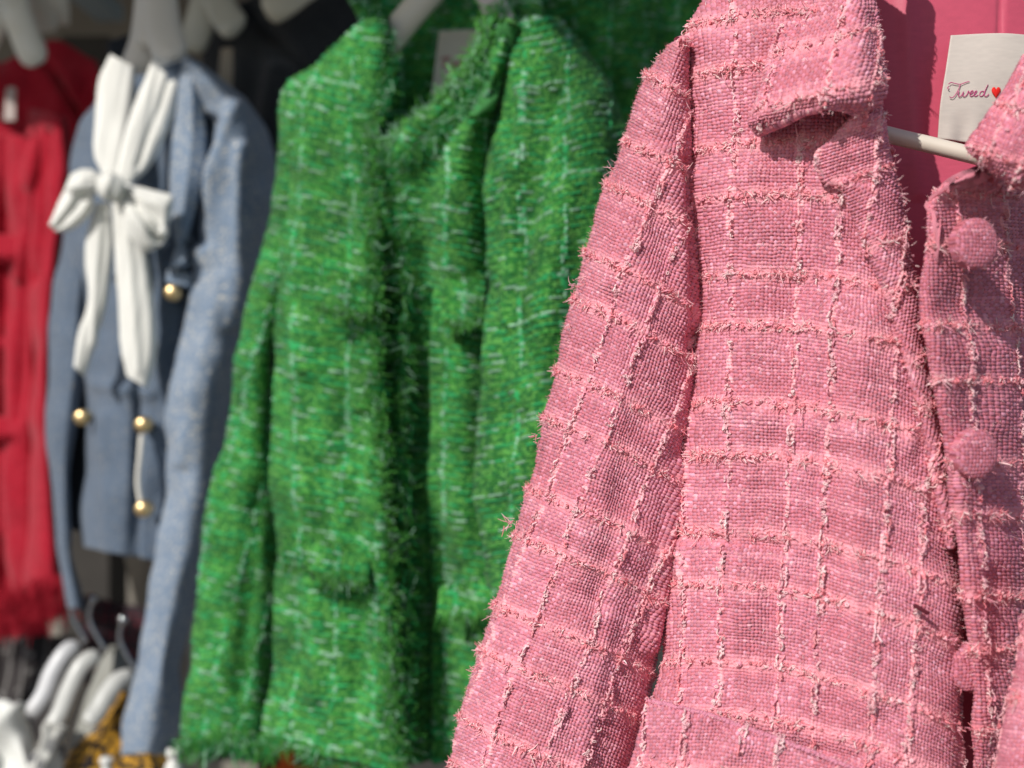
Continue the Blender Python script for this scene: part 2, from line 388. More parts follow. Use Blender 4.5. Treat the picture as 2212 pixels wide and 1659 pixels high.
def poly_st(pts, deg=2):
    p = np.array(pts, float); sc = 1000.0
    def B(x, y):
        x = (x-1500)/sc; y = (y-800)/sc
        b = [x*0+1, x, y, x*y, x*x, y*y]
        if deg > 2: b += [x*x*y, x*y*y]
        return np.stack(b, -1)
    A = B(p[:, 0], p[:, 1]); cs = np.linalg.lstsq(A, p[:, 2], rcond=None)[0]; ct = np.linalg.lstsq(A, p[:, 3], rcond=None)[0]
    return lambda x, y: (B(x, y) @ cs, B(x, y) @ ct)
chest_st = poly_st([(1486, 1317, 0, 176), (1564, 1317, 16, 177), (1692, 1317, 41, 174), (1776, 1300, 57, 165), (1904, 1317, 82, 165), (1960, 1317, 98, 158),
    (1583, 708, 16, 55), (1715, 708, 41, 55), (1809, 700, 57, 55), (1925, 770, 82, 57), (1500, 715, 0, 55), (1590, 430, 16, 0), (1730, 420, 41, 0), (1825, 405, 57, 0),
    (1600, 590, 17, 33), (1860, 612, 66, 33), (1600, 881, 20, 88), (1934, 916, 85, 88), (1600, 986, 20, 110), (1902, 1040, 78, 110), (1600, 1146, 22, 143), (1926, 1214, 87, 143),
    (1926, 1334, 88, 165), (1600, 1429, 25, 198), (1926, 1507, 90, 198), (1485, 1429, 1, 198), (1590, 318, 16, -22), (1760, 300, 45, -22), (1500, 330, 0, -20), (1540, 100, 8, -66), (1750, 60, 45, -74), (2030, 1600, 112, 208)], 3)
def sleeve_st(x, y):
    return (x+.37*y-1576)*.197, (y-.5*x-31)*.196+2*np.sin((x-1200)/90)

pink = root('tweed_jacket', at(1750, 60, .5), 'pink tweed jacket hanging nearest the camera, collar folded back and pink lining showing', 'jacket')
# sleeve
SLL = [(1446, 98), (1416, 122), (1394, 165), (1372, 230), (1336, 340), (1300, 430), (1250, 600), (1222, 690), (1198, 790), (1163, 960), (1130, 1080), (1090, 1230), (1058, 1340), (1028, 1430), (998, 1530), (972, 1640), (950, 1740)]
SLR = [(1486, 84), (1490, 130), (1494, 180), (1500, 330), (1512, 450), (1518, 600), (1516, 700), (1506, 800), (1494, 900), (1482, 1000), (1470, 1100), (1452, 1240), (1434, 1340), (1420, 1440), (1394, 1560), (1368, 1659), (1345, 1740)]
acc = Acc()
g = strip(SLL, SLR, [(.10, .085), (.02, .062), (0, .040), (.06, .020), (.25, .003), (.5, -.004), (.8, .004), (.96, .016), (1.0, .028)], (.515, .50, .50), (.497, .487, .487), 16)
sh = sheet(acc, g, RES, pink_tex, sleeve_st, 0.002, ridges=[(1440, 330, 1500, 700, 26, .0035), (1400, 260, 1330, 620, 30, .003), (1478, 350, 1500, 760, 13, -.004), (1380, 900, 1300, 1300, 40, -.003), (1470, 1000, 1400, 1400, 16, .0035), (1350, 1150, 1250, 1659, 22, .0022)], wob=.003)
pink_yarns(acc, sh)
def cream_edge(acc, pts, n, L, out, cols=SALM+CREAM, rad=.00016, curl=.6): fringe(acc, pathpx(pts), (0, -1, 0), out, n, L, cols, rad, curl, .7, .6, jit=.0006)
for (x, y) in ((1256, 600), (1232, 610), (1152, 940), (1098, 1122), (1093, 1130), (1062, 1330), (1025, 1438), (1020, 1455), (1318, 360), (1225, 700), (1172, 905), (1420, 118)):
    P0 = np.repeat(at(x+8, y+4, .525)[None], 9, 0)+rng.normal(size=(9, 3))*.0010
    hairs(acc, P0, nrm(np.array([-.8, -.2, -.1])+.5*rng.normal(size=(9, 3))), np.tile([0, -1., 0], (9, 1)), rng.uniform(.0022, .0048, 9), mixc(SALM+CREAM, 9), .00018, 6, .5, 4)
mesh('sleeve', acc, M_pink, pink)
# front panel
FL = [(1660, -340), (1600, -180), (1560, -60), (1522, 0), (1500, 50), (1484, 92), (1486, 180), (1492, 330), (1505, 450), (1512, 600), (1514, 700), (1506, 800), (1494, 900), (1484, 1000), (1478, 1100), (1456, 1220), (1444, 1300), (1432, 1400), (1415, 1480), (1392, 1580), (1370, 1659), (1350, 1740)]
FR = [(1884, -340), (1880, -180), (1880, -60), (1885, 0), (1890, 60), (1896, 125), (1904, 271), (1925, 354), (1950, 458), (1967, 562), (1987, 667), (1990, 767), (2024, 923), (2038, 1062), (2056, 1150), (2071, 1278), (2075, 1400), (2077, 1568), (2079, 1659), (2080, 1740)]
acc = Acc()
g = strip(FL, FR, [(0, .024), (.03, .012), (.14, -.002), (.3, -.009), (.5, -.010), (.7, -.013), (.88, -.010), (.97, .000), (1.0, .014)], (.512, .497, .487, .480), (.475, .462, .452, .445), 20)
shf = sheet(acc, g, RES, pink_tex, chest_st, 0.0022, ridges=[(1515, 380, 1480, 1240, 14, .0030), (1600, 400, 1560, 1400, 60, .002), (1700, 620, 1650, 1400, 45, -.0015), (1840, 700, 1900, 1500, 60, .004), (1530, 880, 1960, 960, 22, .0012), (1480, 1150, 1700, 1185, 20, -.002), (1440, 1545, 1850, 1640, 16, -.002)], wob=.003)
pink_yarns(acc, shf)
front = mesh('front_panel', acc, M_pink, pink)
# buttonhole slit
acc = Acc()
slit = resamp3(pathpx([(1972, 1306, .4365), (1990, 1316, .4355), (2008, 1327, .4350)]), 12)
acc.tubes(slit[None], np.r_[.0002, np.full(10, .0009), .0002][None], np.array([[.10, .01, .02]]), np.array([[0, -1., 0]]), 8, .35)
mesh('buttonhole', acc, M_thread, front)
# seam piping / pocket welt at the bottom
acc = Acc()
WL = [(1400, 1516), (1450, 1526), (1530, 1546), (1607, 1573), (1702, 1607), (1847, 1664), (1960, 1715)]
lower = np.zeros((4, 7, 3))
for j, (x, y) in enumerate(WL):
    dd = [.481, .472, .466, .460, .454, .446, .440][j]
    for i, (dy, o) in enumerate(((0, .000), (14, -.004), (110, -.005), (240, -.004))): lower[i, j] = (x-(.25-.13*j/6)*dy, y+dy, dd+o-.0075)
def low_st(x, y):
    s, t = chest_st(x, y); return s+.06*t, t+9
sl = sheet(acc, lower, RES, pink_tex, low_st, .0022, ridges=[(1600, 1600, 1500, 1700, 30, .002)], wob=.002)
pink_yarns(acc, sl, .8)
flap = mesh('pocket_flap', acc, M_pink, pink)
acc = Acc()
pw = resamp3(pathpx([(x, y-2, [.481, .472, .466, .460, .454, .446, .440][j]-.0115) for j, (x, y) in enumerate(WL)]), 420)
tw = np.linspace(0, 420*.9, 420)
for k in range(3):
    a = tw+k*2.094; off = np.stack([0*a, -np.cos(a), np.sin(a)], -1)*.00042
    acc.tubes((pw+off+.0006*(np.stack([vn(tw*.3, tw*0+k, 61), vn(tw*.3, tw*0+k, 62), vn(tw*.3, tw*0+k, 63)], -1)-.5))[None], (.00068*(.75+.3*vn(tw*.5, tw*0+k, 5)))[None], WARP[None]*[[1.15, 1.2, 1.2]], np.array([[0, -1., 0]]), 7)
k = rng.integers(0, 420, 220)
hairs(acc, pw[k], nrm(rng.normal(size=(len(k), 3))+[0, -.8, .1]), np.tile([0, -1., 0], (len(k), 1)), .0022, mixc(SALM, len(k)), .00018)
mesh('piping', acc, M_pink, flap)
# lapel
LO = [(1846, 246), (1808, 292), (1768, 330), (1768, 362), (1782, 392), (1818, 404), (1846, 471), (1867, 525), (1908, 625), (1945, 740), (1985, 900), (2015, 1040), (2044, 1180)]
LI = [(1862, 232), (1905, 255), (1914, 310), (1926, 354), (1936, 392), (1943, 430), (1953, 480), (1968, 562), (1988, 667), (1994, 740), (2022, 900), (2042, 1040), (2062, 1180)]
acc = Acc()
LP = even([(0, .0010), (.06, -.001), (.35, -.0035), (.7, -.004), (.93, -.001), (1, .006)], .02, 14)
cx_, cy_ = shf.px[::6, ::6].ravel(), shf.py[::6, ::6].ravel(); cd_ = shf.P[::6, ::6, 1].ravel()
def chest_d(x, y): k = np.argmin((cx_-x)**2+(cy_-y)**2); return cd_[k]
g = np.zeros((13, 14, 3)); v = np.linspace(0, 1, 13)
base_l = np.array([chest_d(x-6, y) for x, y in LO]); base_r = np.array([chest_d(min(x, y*0+x)-22, y) for x, y in LI])
gapv = np.interp(v, [0, .15, .45, .7, 1], [.010, .008, .004, .0018, .0004])
for k, (f, dd) in enumerate(LP):
    g[:, k, :2] = np.array(LO)*(1-f)+np.array(LI)*f; g[:, k, 2] = base_l*(1-f)+base_r*f-gapv+dd
lap_st = lambda x, y: ((x-1770+.1*y)*.21+9, (y-.35*(1900-x)-405)*.2+8)
sh = sheet(acc, g, RES, pink_tex, lap_st, .0014, wob=.001, ridges=[(1850, 330, 1930, 600, 22, .0015)])
pink_yarns(acc, sh, .7)
cream_edge(acc, [(1925, 330, .44), (1950, 430, .44), (1990, 660, .44)], 30, .0025, (.8, -.3, 0))
cream_edge(acc, [(1768, 330, .44), (1768, 362, .44), (1790, 398, .44)], 30, .002, (-.7, -.4, -.3))
mesh('lapel', acc, M_pink, pink)
# collar leaf, standing off the chest
CT = [(1694, -60), (1691, 0), (1680, 60), (1671, 96), (1658, 158), (1642, 200), (1617, 259), (1632, 288)]
acc = Acc()
cols_top = [(1694, -60), (1740, -60), (1790, -60), (1840, -60), (1882, -60)]
r1 = [(1690, 20), (1740, 20), (1790, 22), (1845, 20), (1888, 16)]
r2 = [(1672, 96), (1730, 100), (1785, 102), (1845, 94), (1897, 84)]
r3 = [(1646, 186), (1705, 176), (1770, 168), (1845, 160), (1906, 148)]
r4 = [(1618, 258), (1675, 232), (1745, 204), (1830, 206), (1908, 206)]
r5 = [(1634, 288), (1686, 264), (1745, 236), (1800, 232), (1866, 248)]
dep = [[.488, .480, .472, .468, .474], [.482, .472, .464, .458, .466], [.476, .464, .455, .449, .460], [.470, .457, .447, .441, .454], [.464, .450, .441, .437, .450], [.467, .452, .443, .439, .450]]
dep = [[q+.004 for q in dep[0]]]+dep
g = np.array([[(x, y, dep[i][j]) for j, (x, y) in enumerate(r)] for i, r in enumerate([[(x+20, -320) for x, y in cols_top], cols_top, r1, r2, r3, r4, r5])], float)
col_st = lambda x, y: ((x-1650+.25*y)*.2+4, (y+.22*x-420)*.2+20)
sh = sheet(acc, g, RES, pink_tex, col_st, .0028, wob=.002, ridges=[(1850, 20, 1860, 220, 25, .002)], K=8)
pink_yarns(acc, sh, .7)
cream_edge(acc, [(1617, 259, .448), (1660, 268, .44), (1745, 240, .43), (1860, 250, .445)], 30, .0018, (0, -.3, -.9))
cream_edge(acc, [(1691, 0, .47), (1671, 96, .462), (1642, 200, .455), (1617, 259, .448)], 50, .0025, (-.8, -.3, 0))
cream_edge(acc, [(1890, 20, .462), (1906, 150, .449), (1908, 206, .446)], 25, .002, (.9, -.2, 0))
mesh('collar', acc, M_pink, pink)
# lining
def satin_tex(c, amp=.05):
    c = np.array(c)
    def f(s, t):
        k = (0.95+0.1*vn(s/3, t/0.6, 3))[..., None]
        return amp*(vn(s/14, t/30, 4)-.5)*8+0.02*np.cos(t*9), c*k
    return f
acc = Acc()
g = np.array([[(1740, -340, .555), (1900, -340, .545), (2060, -340, .540), (2200, -340, .542), (2340, -340, .55)],
              [(1740, 200, .555), (1900, 200, .535), (2060, 200, .530), (2200, 200, .531), (2340, 200, .54)],
              [(1760, 420, .55), (1900, 420, .53), (2060, 420, .526), (2200, 420, .528), (2340, 420, .54)],
              [(1800, 800, .54), (1920, 800, .515), (2060, 800, .510), (2200, 800, .515), (2340, 800, .53)],
              [(1850, 1740, .53), (1960, 1740, .51), (2060, 1740, .50), (2200, 1740, .51), (2340, 1740, .52)]], float)
sh = sheet(acc, g, .0016, satin_tex((.58, .085, .145)), None, .001, ridges=[(2165, -40, 2150, 300, 5, -.0016), (1960, 0, 1985, 420, 20, .0015)])
mesh('lining', acc, M_satin, pink)
# label with lettering
LD = .5215
acc = Acc()
g = np.array([[(2057, 76, LD+.0004), (2110, 74, LD), (2170, 74, LD-.0005), (2235, 78, LD), (2300, 80, LD)],
              [(2046, 150, LD-.001), (2108, 150, LD-.001), (2170, 150, LD-.001), (2235, 150, LD-.001), (2300, 150, LD)],
              [(2034, 225, LD-.001), (2100, 225, LD-.001), (2165, 228, LD-.0005), (2230, 230, LD-.001), (2300, 232, LD)],
              [(2028, 298, LD+.0008), (2090, 306, LD+.0004), (2150, 314, LD), (2215, 322, LD), (2300, 330, LD)]], float)
sh = sheet(acc, g, .0007, satin_tex((.64, .57, .51), .015), None, .0004, waves=lambda x, y: .0007*np.sin(x/9)*np.clip((y-235)/60, 0, 1)+.0006*np.sin((x+.4*y)/38))
lab = mesh('label', acc, M_label, pink)
acc = Acc()                                             # "Tweed" in slanting script
TX = [[(2049, 182), (2054, 178), (2062, 180), (2074, 182), (2086, 178), (2094, 176)], [(2050, 186), (2047, 190), (2050, 193)],
      [(2075, 182), (2070, 194), (2064, 205), (2057, 211), (2051, 209)],
      [(2072, 196), (2070, 204), (2072, 209), (2077, 206), (2082, 197), (2080, 205), (2083, 209), (2089, 204), (2092, 196)],
      [(2092, 196), (2096, 203), (2101, 200), (2102, 196), (2098, 197), (2095, 204), (2098, 208), (2104, 205)],
      [(2104, 205), (2109, 200), (2110, 196), (2106, 198), (2104, 204), (2107, 208), (2113, 205)],
      [(2126, 198), (2120, 197), (2116, 203), (2118, 208), (2123, 206), (2128, 196), (2135, 182), (2129, 195), (2126, 206), (2131, 208), (2136, 203)]]
for st_ in TX:
    p = pathpx([(x, y, LD-.0019) for x, y in st_]); p = resamp3(p, 26)
    acc.tubes(p[None], np.full((1, 26), .00022), np.array([[.55, .10, .24]]), np.array([[0, -1., 0]]), 6, .5)
mesh('lettering', acc, M_thread, lab)
acc = Acc()
th = np.linspace(0, 2*math.pi, 41); hx = 16*np.sin(th)**3; hy = 13*np.cos(th)-5*np.cos(2*th)-2*np.cos(3*th)-np.cos(4*th)
rr = np.linspace(0, 1, 8)
G = np.array([[(2152+hx[j]*.62*r, 199-hy[j]*.92*r, LD-.0016-.0009*math.sqrt(max(0, 1-r*r))) for j in range(41)] for r in rr])
acc.grid(at(G[..., 0], G[..., 1], G[..., 2]), np.array([.75, .02, .015]))
mesh('heart_print', acc, M_thread, lab)
# right front panel with covered buttons
acc = Acc()
RL = [(2120, 366), (2050, 388), (2016, 418), (2001, 470), (1994, 583), (1991, 667), (2006, 770), (2030, 888), (2050, 1000), (2068, 1150), (2084, 1278), (2098, 1400), (2104, 1550), (2106, 1740)]
RR = [(2360, 372), (2360, 470), (2360, 600), (2360, 900), (2360, 1200), (2360, 1500), (2360, 1740)]
g = strip(RL, RR, [(0, .005), (.04, -.002), (.3, -.003), (.7, .006), (1.0, .02)], (.433, .43, .437, .455), (.503, .503, .50, .50), 13)
right_st = lambda x, y: ((x-2100-.06*y)*.17+10, (y-.03*x-470)*.19)
def right_shade_tex(s, t): h, k = pink_tex(s, t); return h*.8, k*[.94, .86, .88]  # same tweed, tinted darker: the right side's deeper shade is painted in
sh = sheet(acc, g, RES, right_shade_tex, right_st, .0018, ridges=[(2140, 450, 2180, 1100, 40, .002)], wob=.003)
pink_yarns(acc, sh, .9)
mesh('front_panel', acc, M_pink, pink)
def dome_button(x, y, d, r, parent, tilt):
    acc = Acc(); n, m = 46, 110
    rr = np.linspace(0, 1, n)[:, None]; th = np.linspace(0, 2*math.pi, m)[None]
    prof = .0026*np.sqrt(np.clip(1-(rr/1.01)**2.6, 0, 1))-.0006
    X = rr*np.cos(th)*r; Z = rr*np.sin(th)*r; h, k = right_shade_tex(X*1000+28.5, Z*1000+16.5)
    U = nrm(np.array([1, tilt, 0])); V = np.array([0, 0, 1.]); Nn = np.cross(U, V)*1; Nn = Nn if Nn[1] < 0 else -Nn
    c = at(x, y, d)
    P = c+X[..., None]*U+Z[..., None]*V+(prof+.00055*h+.0016)[..., None]*Nn
    acc.grid(P, k, True)
    side = np.array([P[-1]-Nn*q for q in (0, .002, .004)]); acc.grid(side, k[-1][None].repeat(3, 0))
    kk = rng.integers(0, m, 40); hairs(acc, P[-1][kk], nrm(rng.normal(size=(40, 3))+[0, -.6, 0]), np.tile([0, -1., 0], (40, 1)), .002, mixc(SALM, 40), .00013)
    mesh('button', acc, M_pink, parent)
dome_button(2104, 527, .4315, .0100, pink, .30); dome_button(2104, 980, .4350, .0098, pink, .30); dome_button(2092, 1440, .4540, .0098, pink, .22)
# right collar leaf
acc = Acc()
g = np.array([[(2216, 120, .44), (2260, 110, .43), (2330, 100, .44)], [(2160, 220, .432), (2230, 210, .420), (2330, 200, .425)], [(2097, 300, .430), (2180, 310, .416), (2330, 320, .42)],
              [(2100, 338, .432), (2190, 372, .418), (2330, 400, .42)], [(2150, 366, .437), (2212, 412, .424), (2330, 450, .425)]], float)
sh = sheet(acc, g, RES, right_shade_tex, lambda x, y: ((x-2100+.5*y)*.2, (y-.4*x+500)*.2+5), .003, wob=.002)
pink_yarns(acc, sh, 1.0)
cream_edge(acc, [(2097, 300, .43), (2102, 338, .43), (2150, 368, .435), (2212, 415, .42)], 40, .0025, (-.4, -.3, -.8))
mesh('collar', acc, M_pink, pink)
# far sleeve corner
acc = Acc()
g = strip([(2240, 1200), (2215, 1360), (2190, 1480), (2165, 1600), (2145, 1740)], [(2420, 1200), (2420, 1360), (2420, 1480), (2420, 1600), (2420, 1740)], [(.03, .03), (0, .012), (.1, 0), (.5, -.01), (1, 0)], (.42, .41), (.42, .41), 6)
sh = sheet(acc, g, RES*1.2, pink_tex, None, .002); pink_yarns(acc, sh, .7, RES*1.2)
mesh('sleeve', acc, M_pink, pink)

# hanger inside pink jacket
hg = root('clothes_hanger', at(2010, 310, .49), 'cream plastic hanger with a round trouser bar inside the pink jacket', 'hanger', 'hangers holding the jackets')
acc = Acc()
p = resamp3(pathpx([(1780, 252, .508), (1915, 290, .499), (2010, 313, .493), (2110, 338, .487), (2300, 384, .48)]), 40)
acc.tubes(p[None], np.full((1, 40), .0037), np.array([[.72, .65, .55]]), np.array([[0, -1., 0]]), 20)
mesh('trouser_bar', acc, M_plastic, hg)
def hanger_arms(h, c, pts, depth, thick=.012, wid=.020, col=(.62, .59, .50), name='arm'):
    acc = Acc(); p = resamp3(pathpx(pts), 30)
    r = np.full(30, wid/2); r[:3] *= np.array([.5, .8, .95]); r[-3:] *= np.array([.95, .8, .45])
    acc.tubes(p[None], r[None], np.array([col]), np.array([[0, -1., 0]]), 16, thick/wid)
    e = np.array([p[0], p[-1]])
    return mesh(name, acc, M_plastic, h)

# ------------------------------------------------------------------ green tweed jacket
G_D = np.array([.010, .085, .018]); G_M = np.array([.026, .16, .024]); G_L = np.array([.085, .285, .055]); G_T = np.array([.012, .15, .045]); G_W = np.array([.36, .66, .44])
def green_tex(s, t, rib=0.0):
    s, t = s+1.3*(vn(s/10, t/8, 31)-.5)+.7*(vn(s/3, t/3, 33)-.5), t+1.3*(vn(s/8, t/10, 32)-.5)+.7*(vn(s/3, t/3, 34)-.5)
    p = 1.75; a, b = s/p, t/p
    i = np.round(a); j = np.round(b); fs = a-i; ft = b-j
    par = ((i+j) % 2 == 0); j3 = (j % 3 == 0)
    q = hsh(np.floor((i+2*j)/4), j, 45)[..., None]; r = hsh(i, j, 44)[..., None]; nz = vn(s/.8, t/.8, 46)[..., None]
    ra = .85+.3*hsh(i, j, 39)
    hw = np.where(par, .80, .25)*np.sqrt(np.clip(1-(fs/.45)**2-(ft/np.where(par, .66, 9))**2, 0, 1))*ra
    hf = np.where(par, .25, .80)*np.sqrt(np.clip(1-(ft/.45)**2-(fs/np.where(par, 9, .66))**2, 0, 1))*ra
    # long floats of thick glossy yarn on every third row, mint pairs in warp and weft
    u = (i+2*j) % 4-1.5+fs; fl = j3 & (hsh(np.floor((i+2*j)/4), j, 41) < .62)
    hfl = np.where(fl, 1.25*np.sqrt(np.clip(1-(ft/.56)**2, 0, 1))*np.clip(1.15-(np.abs(u)/2.0)**4, 0, 1), 0)
    vi = (i % 17 < 2); w_ = (j+3*i) % 4-1.5+ft; vl = vi & (hsh(i, np.floor((j+3*i)/4), 42) < .5)
    hvl = np.where(vl, 1.35*np.sqrt(np.clip(1-(fs/.52)**2, 0, 1))*np.clip(1.1-(np.abs(w_)/1.9)**4, 0, 1), 0)
    hh = (j % 13 == 1) & (hsh(np.floor((i+j)/5), j, 43) < .7); u2 = (i+j) % 5-2+fs
    hhl = np.where(hh, 1.2*np.sqrt(np.clip(1-(ft/.52)**2, 0, 1))*np.clip(1.1-(np.abs(u2)/2.4)**4, 0, 1), 0)
    h = np.maximum.reduce([hw, hf, hfl, hvl, hhl])
    base = np.where(r < .38, G_D*1.6, np.where(r < .64, G_M, G_L))*(.7+.6*nz)
    base = np.where((h < .12)[..., None], G_D*.8, base)
    base = np.where((hfl >= h-1e-6)[..., None] & fl[..., None], np.where(q < .55, G_T*1.9, np.where(q < .85, G_M*1.5, G_W*.55)), base)
    base = np.where((hvl >= h-1e-6)[..., None] & vl[..., None], np.where(q < .5, G_W*.65, G_T*2.2), base)
    base = np.where((hhl >= h-1e-6)[..., None] & hh[..., None], np.where(q < .6, G_W*.65, G_T*2.2), base)
    h = h*1.45+.25*(vn(s/.9, t/.9, 47)-.5)+.5*(vn(s/7, t/7, 48)-.5)
    return h, base*(.65+.7*vn(s/14, t/18, 49))[..., None]
GF = [tuple(G_M), tuple(G_L), tuple(G_M*1.3), tuple(G_L*1.1), tuple(G_T*1.4), tuple(G_D*2.5)]
GFL = [tuple(G_L*1.3), tuple(G_L*1.1), tuple(G_L), tuple(G_M*1.5), tuple(G_W*.6)]
GF2 = GF+[tuple(G_W), tuple(G_T*2)]
green = root('tweed_jacket', at(930, 200, .82), 'bright green fringed tweed jacket hanging between the pink and the blue jacket', 'jacket')
GR = .00062
def rib(x): return lambda s, t: green_tex(s, t, x)
# near sleeve (right of picture)
acc = Acc()
g = strip([(1105, 40), (1088, 120), (1066, 220), (1050, 340), (1046, 450), (1050, 560), (1042, 680), (1032, 800), (1028, 920), (1032, 1040), (1040, 1150), (1052, 1262)],
          [(1215, 40), (1275, 120), (1340, 210), (1372, 330), (1385, 450), (1385, 560), (1370, 680), (1350, 800), (1320, 920), (1290, 1040), (1270, 1150), (1240, 1290)],
          [(.05, .05), (0, .030), (.03, .012), (.2, -.006), (.45, -.012), (.75, -.002), (.93, .022), (1.0, .05), (.96, .08)], (.785, .745, .725), (.755, .70, .68), 12)
gs_st = lambda x, y: ((x+.02*y)*.315, (y+.22*x)*.315)
sh = sheet(acc, g, .00042, rib(1.0), gs_st, .003, ridges=[(1130, 180, 1090, 700, 16, .006), (1200, 200, 1120, 600, 25, -.006), (1230, 400, 1120, 1200, 30, .006), (1080, 700, 1090, 1250, 20, -.004)], wob=.01)
fuzz(acc, sh, 900, .0018, GF, .00007)
mesh('sleeve', acc, M_green, green)
# right front
acc = Acc()
g = strip([(1062, 40), (1030, 120), (985, 188), (900, 268), (806, 338), (815, 420), (822, 560), (826, 700), (830, 900), (836, 1100), (842, 1300), (850, 1500), (855, 1640)],
          [(1120, 60), (1108, 150), (1090, 250), (1075, 330), (1075, 420), (1080, 560), (1075, 700), (1075, 900), (1090, 1100), (1160, 1300), (1160, 1500), (1160, 1640)],
          [(0, .04), (.06, .030), (.25, .030), (.40, .028), (.52, .004), (.60, -.004), (.8, .006), (1, .02)], (.755, .765, .785, .81, .838, .842, .845, .85, .85, .85), (.78, .79, .80, .81), 12)
gf_st = lambda x, y: ((x-.0*y)*.34, (y-.18*x)*.34)
sh = sheet(acc, g, GR, rib(.3), gf_st, .004, ridges=[(930, 640, 926, 1650, 7, -.006), (945, 640, 941, 1650, 8, .004), (1010, 300, 1000, 1200, 25, .003)], wob=.006)
fuzz(acc, sh, 700, .0020, GF, .00009)
sgr = sh; gfr = mesh('front_panel', acc, M_green, green)
# left front
acc = Acc()
g = strip([(770, 55), (700, 120), (655, 190), (640, 300), (632, 420), (620, 560), (600, 700), (588, 850), (586, 1000), (590, 1150), (590, 1300), (580, 1450), (570, 1600)],
          [(838, 40), (828, 110), (820, 190), (808, 270), (798, 350), (800, 480), (804, 620), (808, 780), (812, 930), (822, 1100), (832, 1300), (842, 1480), (852, 1660)],
          [(0, .02), (.06, .004), (.3, -.008), (.6, -.012), (.9, -.012), (1, -.008)], (.875, .875, .88, .885), (.875, .862, .835, .82, .82, .822, .824, .826, .828, .83), 13)
gl_st = lambda x, y: ((x+.03*y)*.35, (y-.24*x)*.35)
sh = sheet(acc, g, GR, rib(.3), gl_st, .004, ridges=[(690, 200, 680, 800, 28, .008), (750, 400, 735, 1000, 20, -.007), (640, 500, 690, 1500, 25, .007), (770, 900, 760, 1600, 22, -.006)], wob=.008)
fuzz(acc, sh, 700, .0020, GF, .00009)
sgl = sh; gfl = mesh('front_panel', acc, M_green, green)
# far sleeve (left)
acc = Acc()
g = strip([(700, 120), (622, 186), (608, 300), (600, 400), (578, 500), (558, 600), (530, 700), (512, 800), (495, 900), (475, 1000), (455, 1100), (440, 1200), (425, 1300), (410, 1400), (400, 1500), (390, 1615)],
          [(740, 130), (690, 200), (668, 300), (655, 400), (640, 500), (628, 600), (606, 700), (596, 800), (592, 900), (592, 1000), (596, 1100), (600, 1200), (596, 1300), (592, 1400), (584, 1500), (574, 1615)],
          [(.06, .06), (0, .03), (.08, .006), (.4, -.006), (.8, .004), (1, .02)], (.90, .915, .92), (.88, .895, .905), 16)
sh = sheet(acc, g, .0009, rib(.5), lambda x, y: ((x+.25*y)*.36, (y-.28*x)*.36), .004, wob=.008, ridges=[(600, 700, 520, 1500, 22, -.004)])
fuzz(acc, sh, 1500, .0020, GF, .0001)
mesh('sleeve', acc, M_green, green)
# inside back
acc = Acc()
g = np.array([[(720, -60, .95), (900, -70, .95), (1050, -70, .93), (1160, -60, .90)], [(790, 60, .93), (900, 40, .955), (1050, 40, .94), (1160, 60, .86)],
              [(800, 250, .93), (900, 260, .95), (1000, 260, .93), (1100, 250, .86)], [(700, 500, .92), (880, 500, .93), (1000, 500, .92), (1080, 500, .86)],
              [(620, 1600, .93), (880, 1600, .93), (1000, 1600, .92), (1180, 1600, .87)]], float)
sh = sheet(acc, g, .0014, rib(.2), lambda x, y: (x*.38, y*.38), .003, wob=.006)
mesh('back_panel', acc, M_green, green)
# label
acc = Acc()
g = np.array([[(950, 68, .928), (1000, 66, .928), (1062, 62, .928)], [(942, 130, .926), (1000, 130, .926), (1058, 130, .926)], [(932, 208, .926), (990, 212, .926), (1050, 216, .926)]], float)
sheet(acc, g, .0012, satin_tex((.70, .64, .54), .01), None, .0005)
gl = mesh('label', acc, M_label, green)
acc = Acc()
for st_ in ([(952, 122), (962, 118), (974, 118)], [(965, 119), (960, 134), (954, 137)], [(966, 130), (972, 138), (978, 128), (982, 138), (990, 128)], [(990, 132), (998, 128), (992, 138), (1004, 134)], [(1004, 132), (1012, 128), (1006, 138), (1018, 134)]):
    p = resamp3(pathpx([(x, y+6, .9235) for x, y in st_]), 14); acc.tubes(p[None], np.full((1, 14), .0005), np.array([[.55, .08, .12]]), np.array([[0, -1., 0]]), 6, .5)
mesh('lettering', acc, M_thread, gl)
# green fringes, one mesh per edge
def fr(name, paths, parent=green):
    acc = Acc()
    for pts, n, L, out, sp, cols, rad in paths:
        fringe(acc, pathpx(pts), (0, -1, 0), out, int(n*.55), L*.55, cols, rad*1.25, 2.4, sp*1.5, .8, jit=.0036)
        fringe(acc, pathpx(pts), (0, -1, 0), out, n//16, L*.5, [tuple(G_W*.8), tuple(G_T*2), tuple(G_L)], rad*1.9, 1.6, sp, .9, jit=.003)
    return mesh(name, acc, M_green, parent)
fr('neck_fringe', [([(790, 20, .875), (828, 60, .870), (834, 110, .866), (826, 190, .855), (812, 262, .842)], 1500, .008, (.5, -.4, .1), .6, GF2, .00024),
                   ([(812, 338, .835), (868, 295, .826), (930, 250, .812), (985, 190, .802), (1030, 125, .795), (1062, 55, .79), (1085, 20, .79)], 3000, .008, (-.5, -.5, .35), .6, [tuple(G_L*1.9), tuple(G_L*1.4), tuple(G_W*.8)], .00036),
                   ([(830, 360, .83), (900, 325, .81), (960, 280, .80), (1010, 220, .79), (1055, 140, .78)], 1500, .010, (-.1, -.5, -.7), .6, GF2, .00026)])
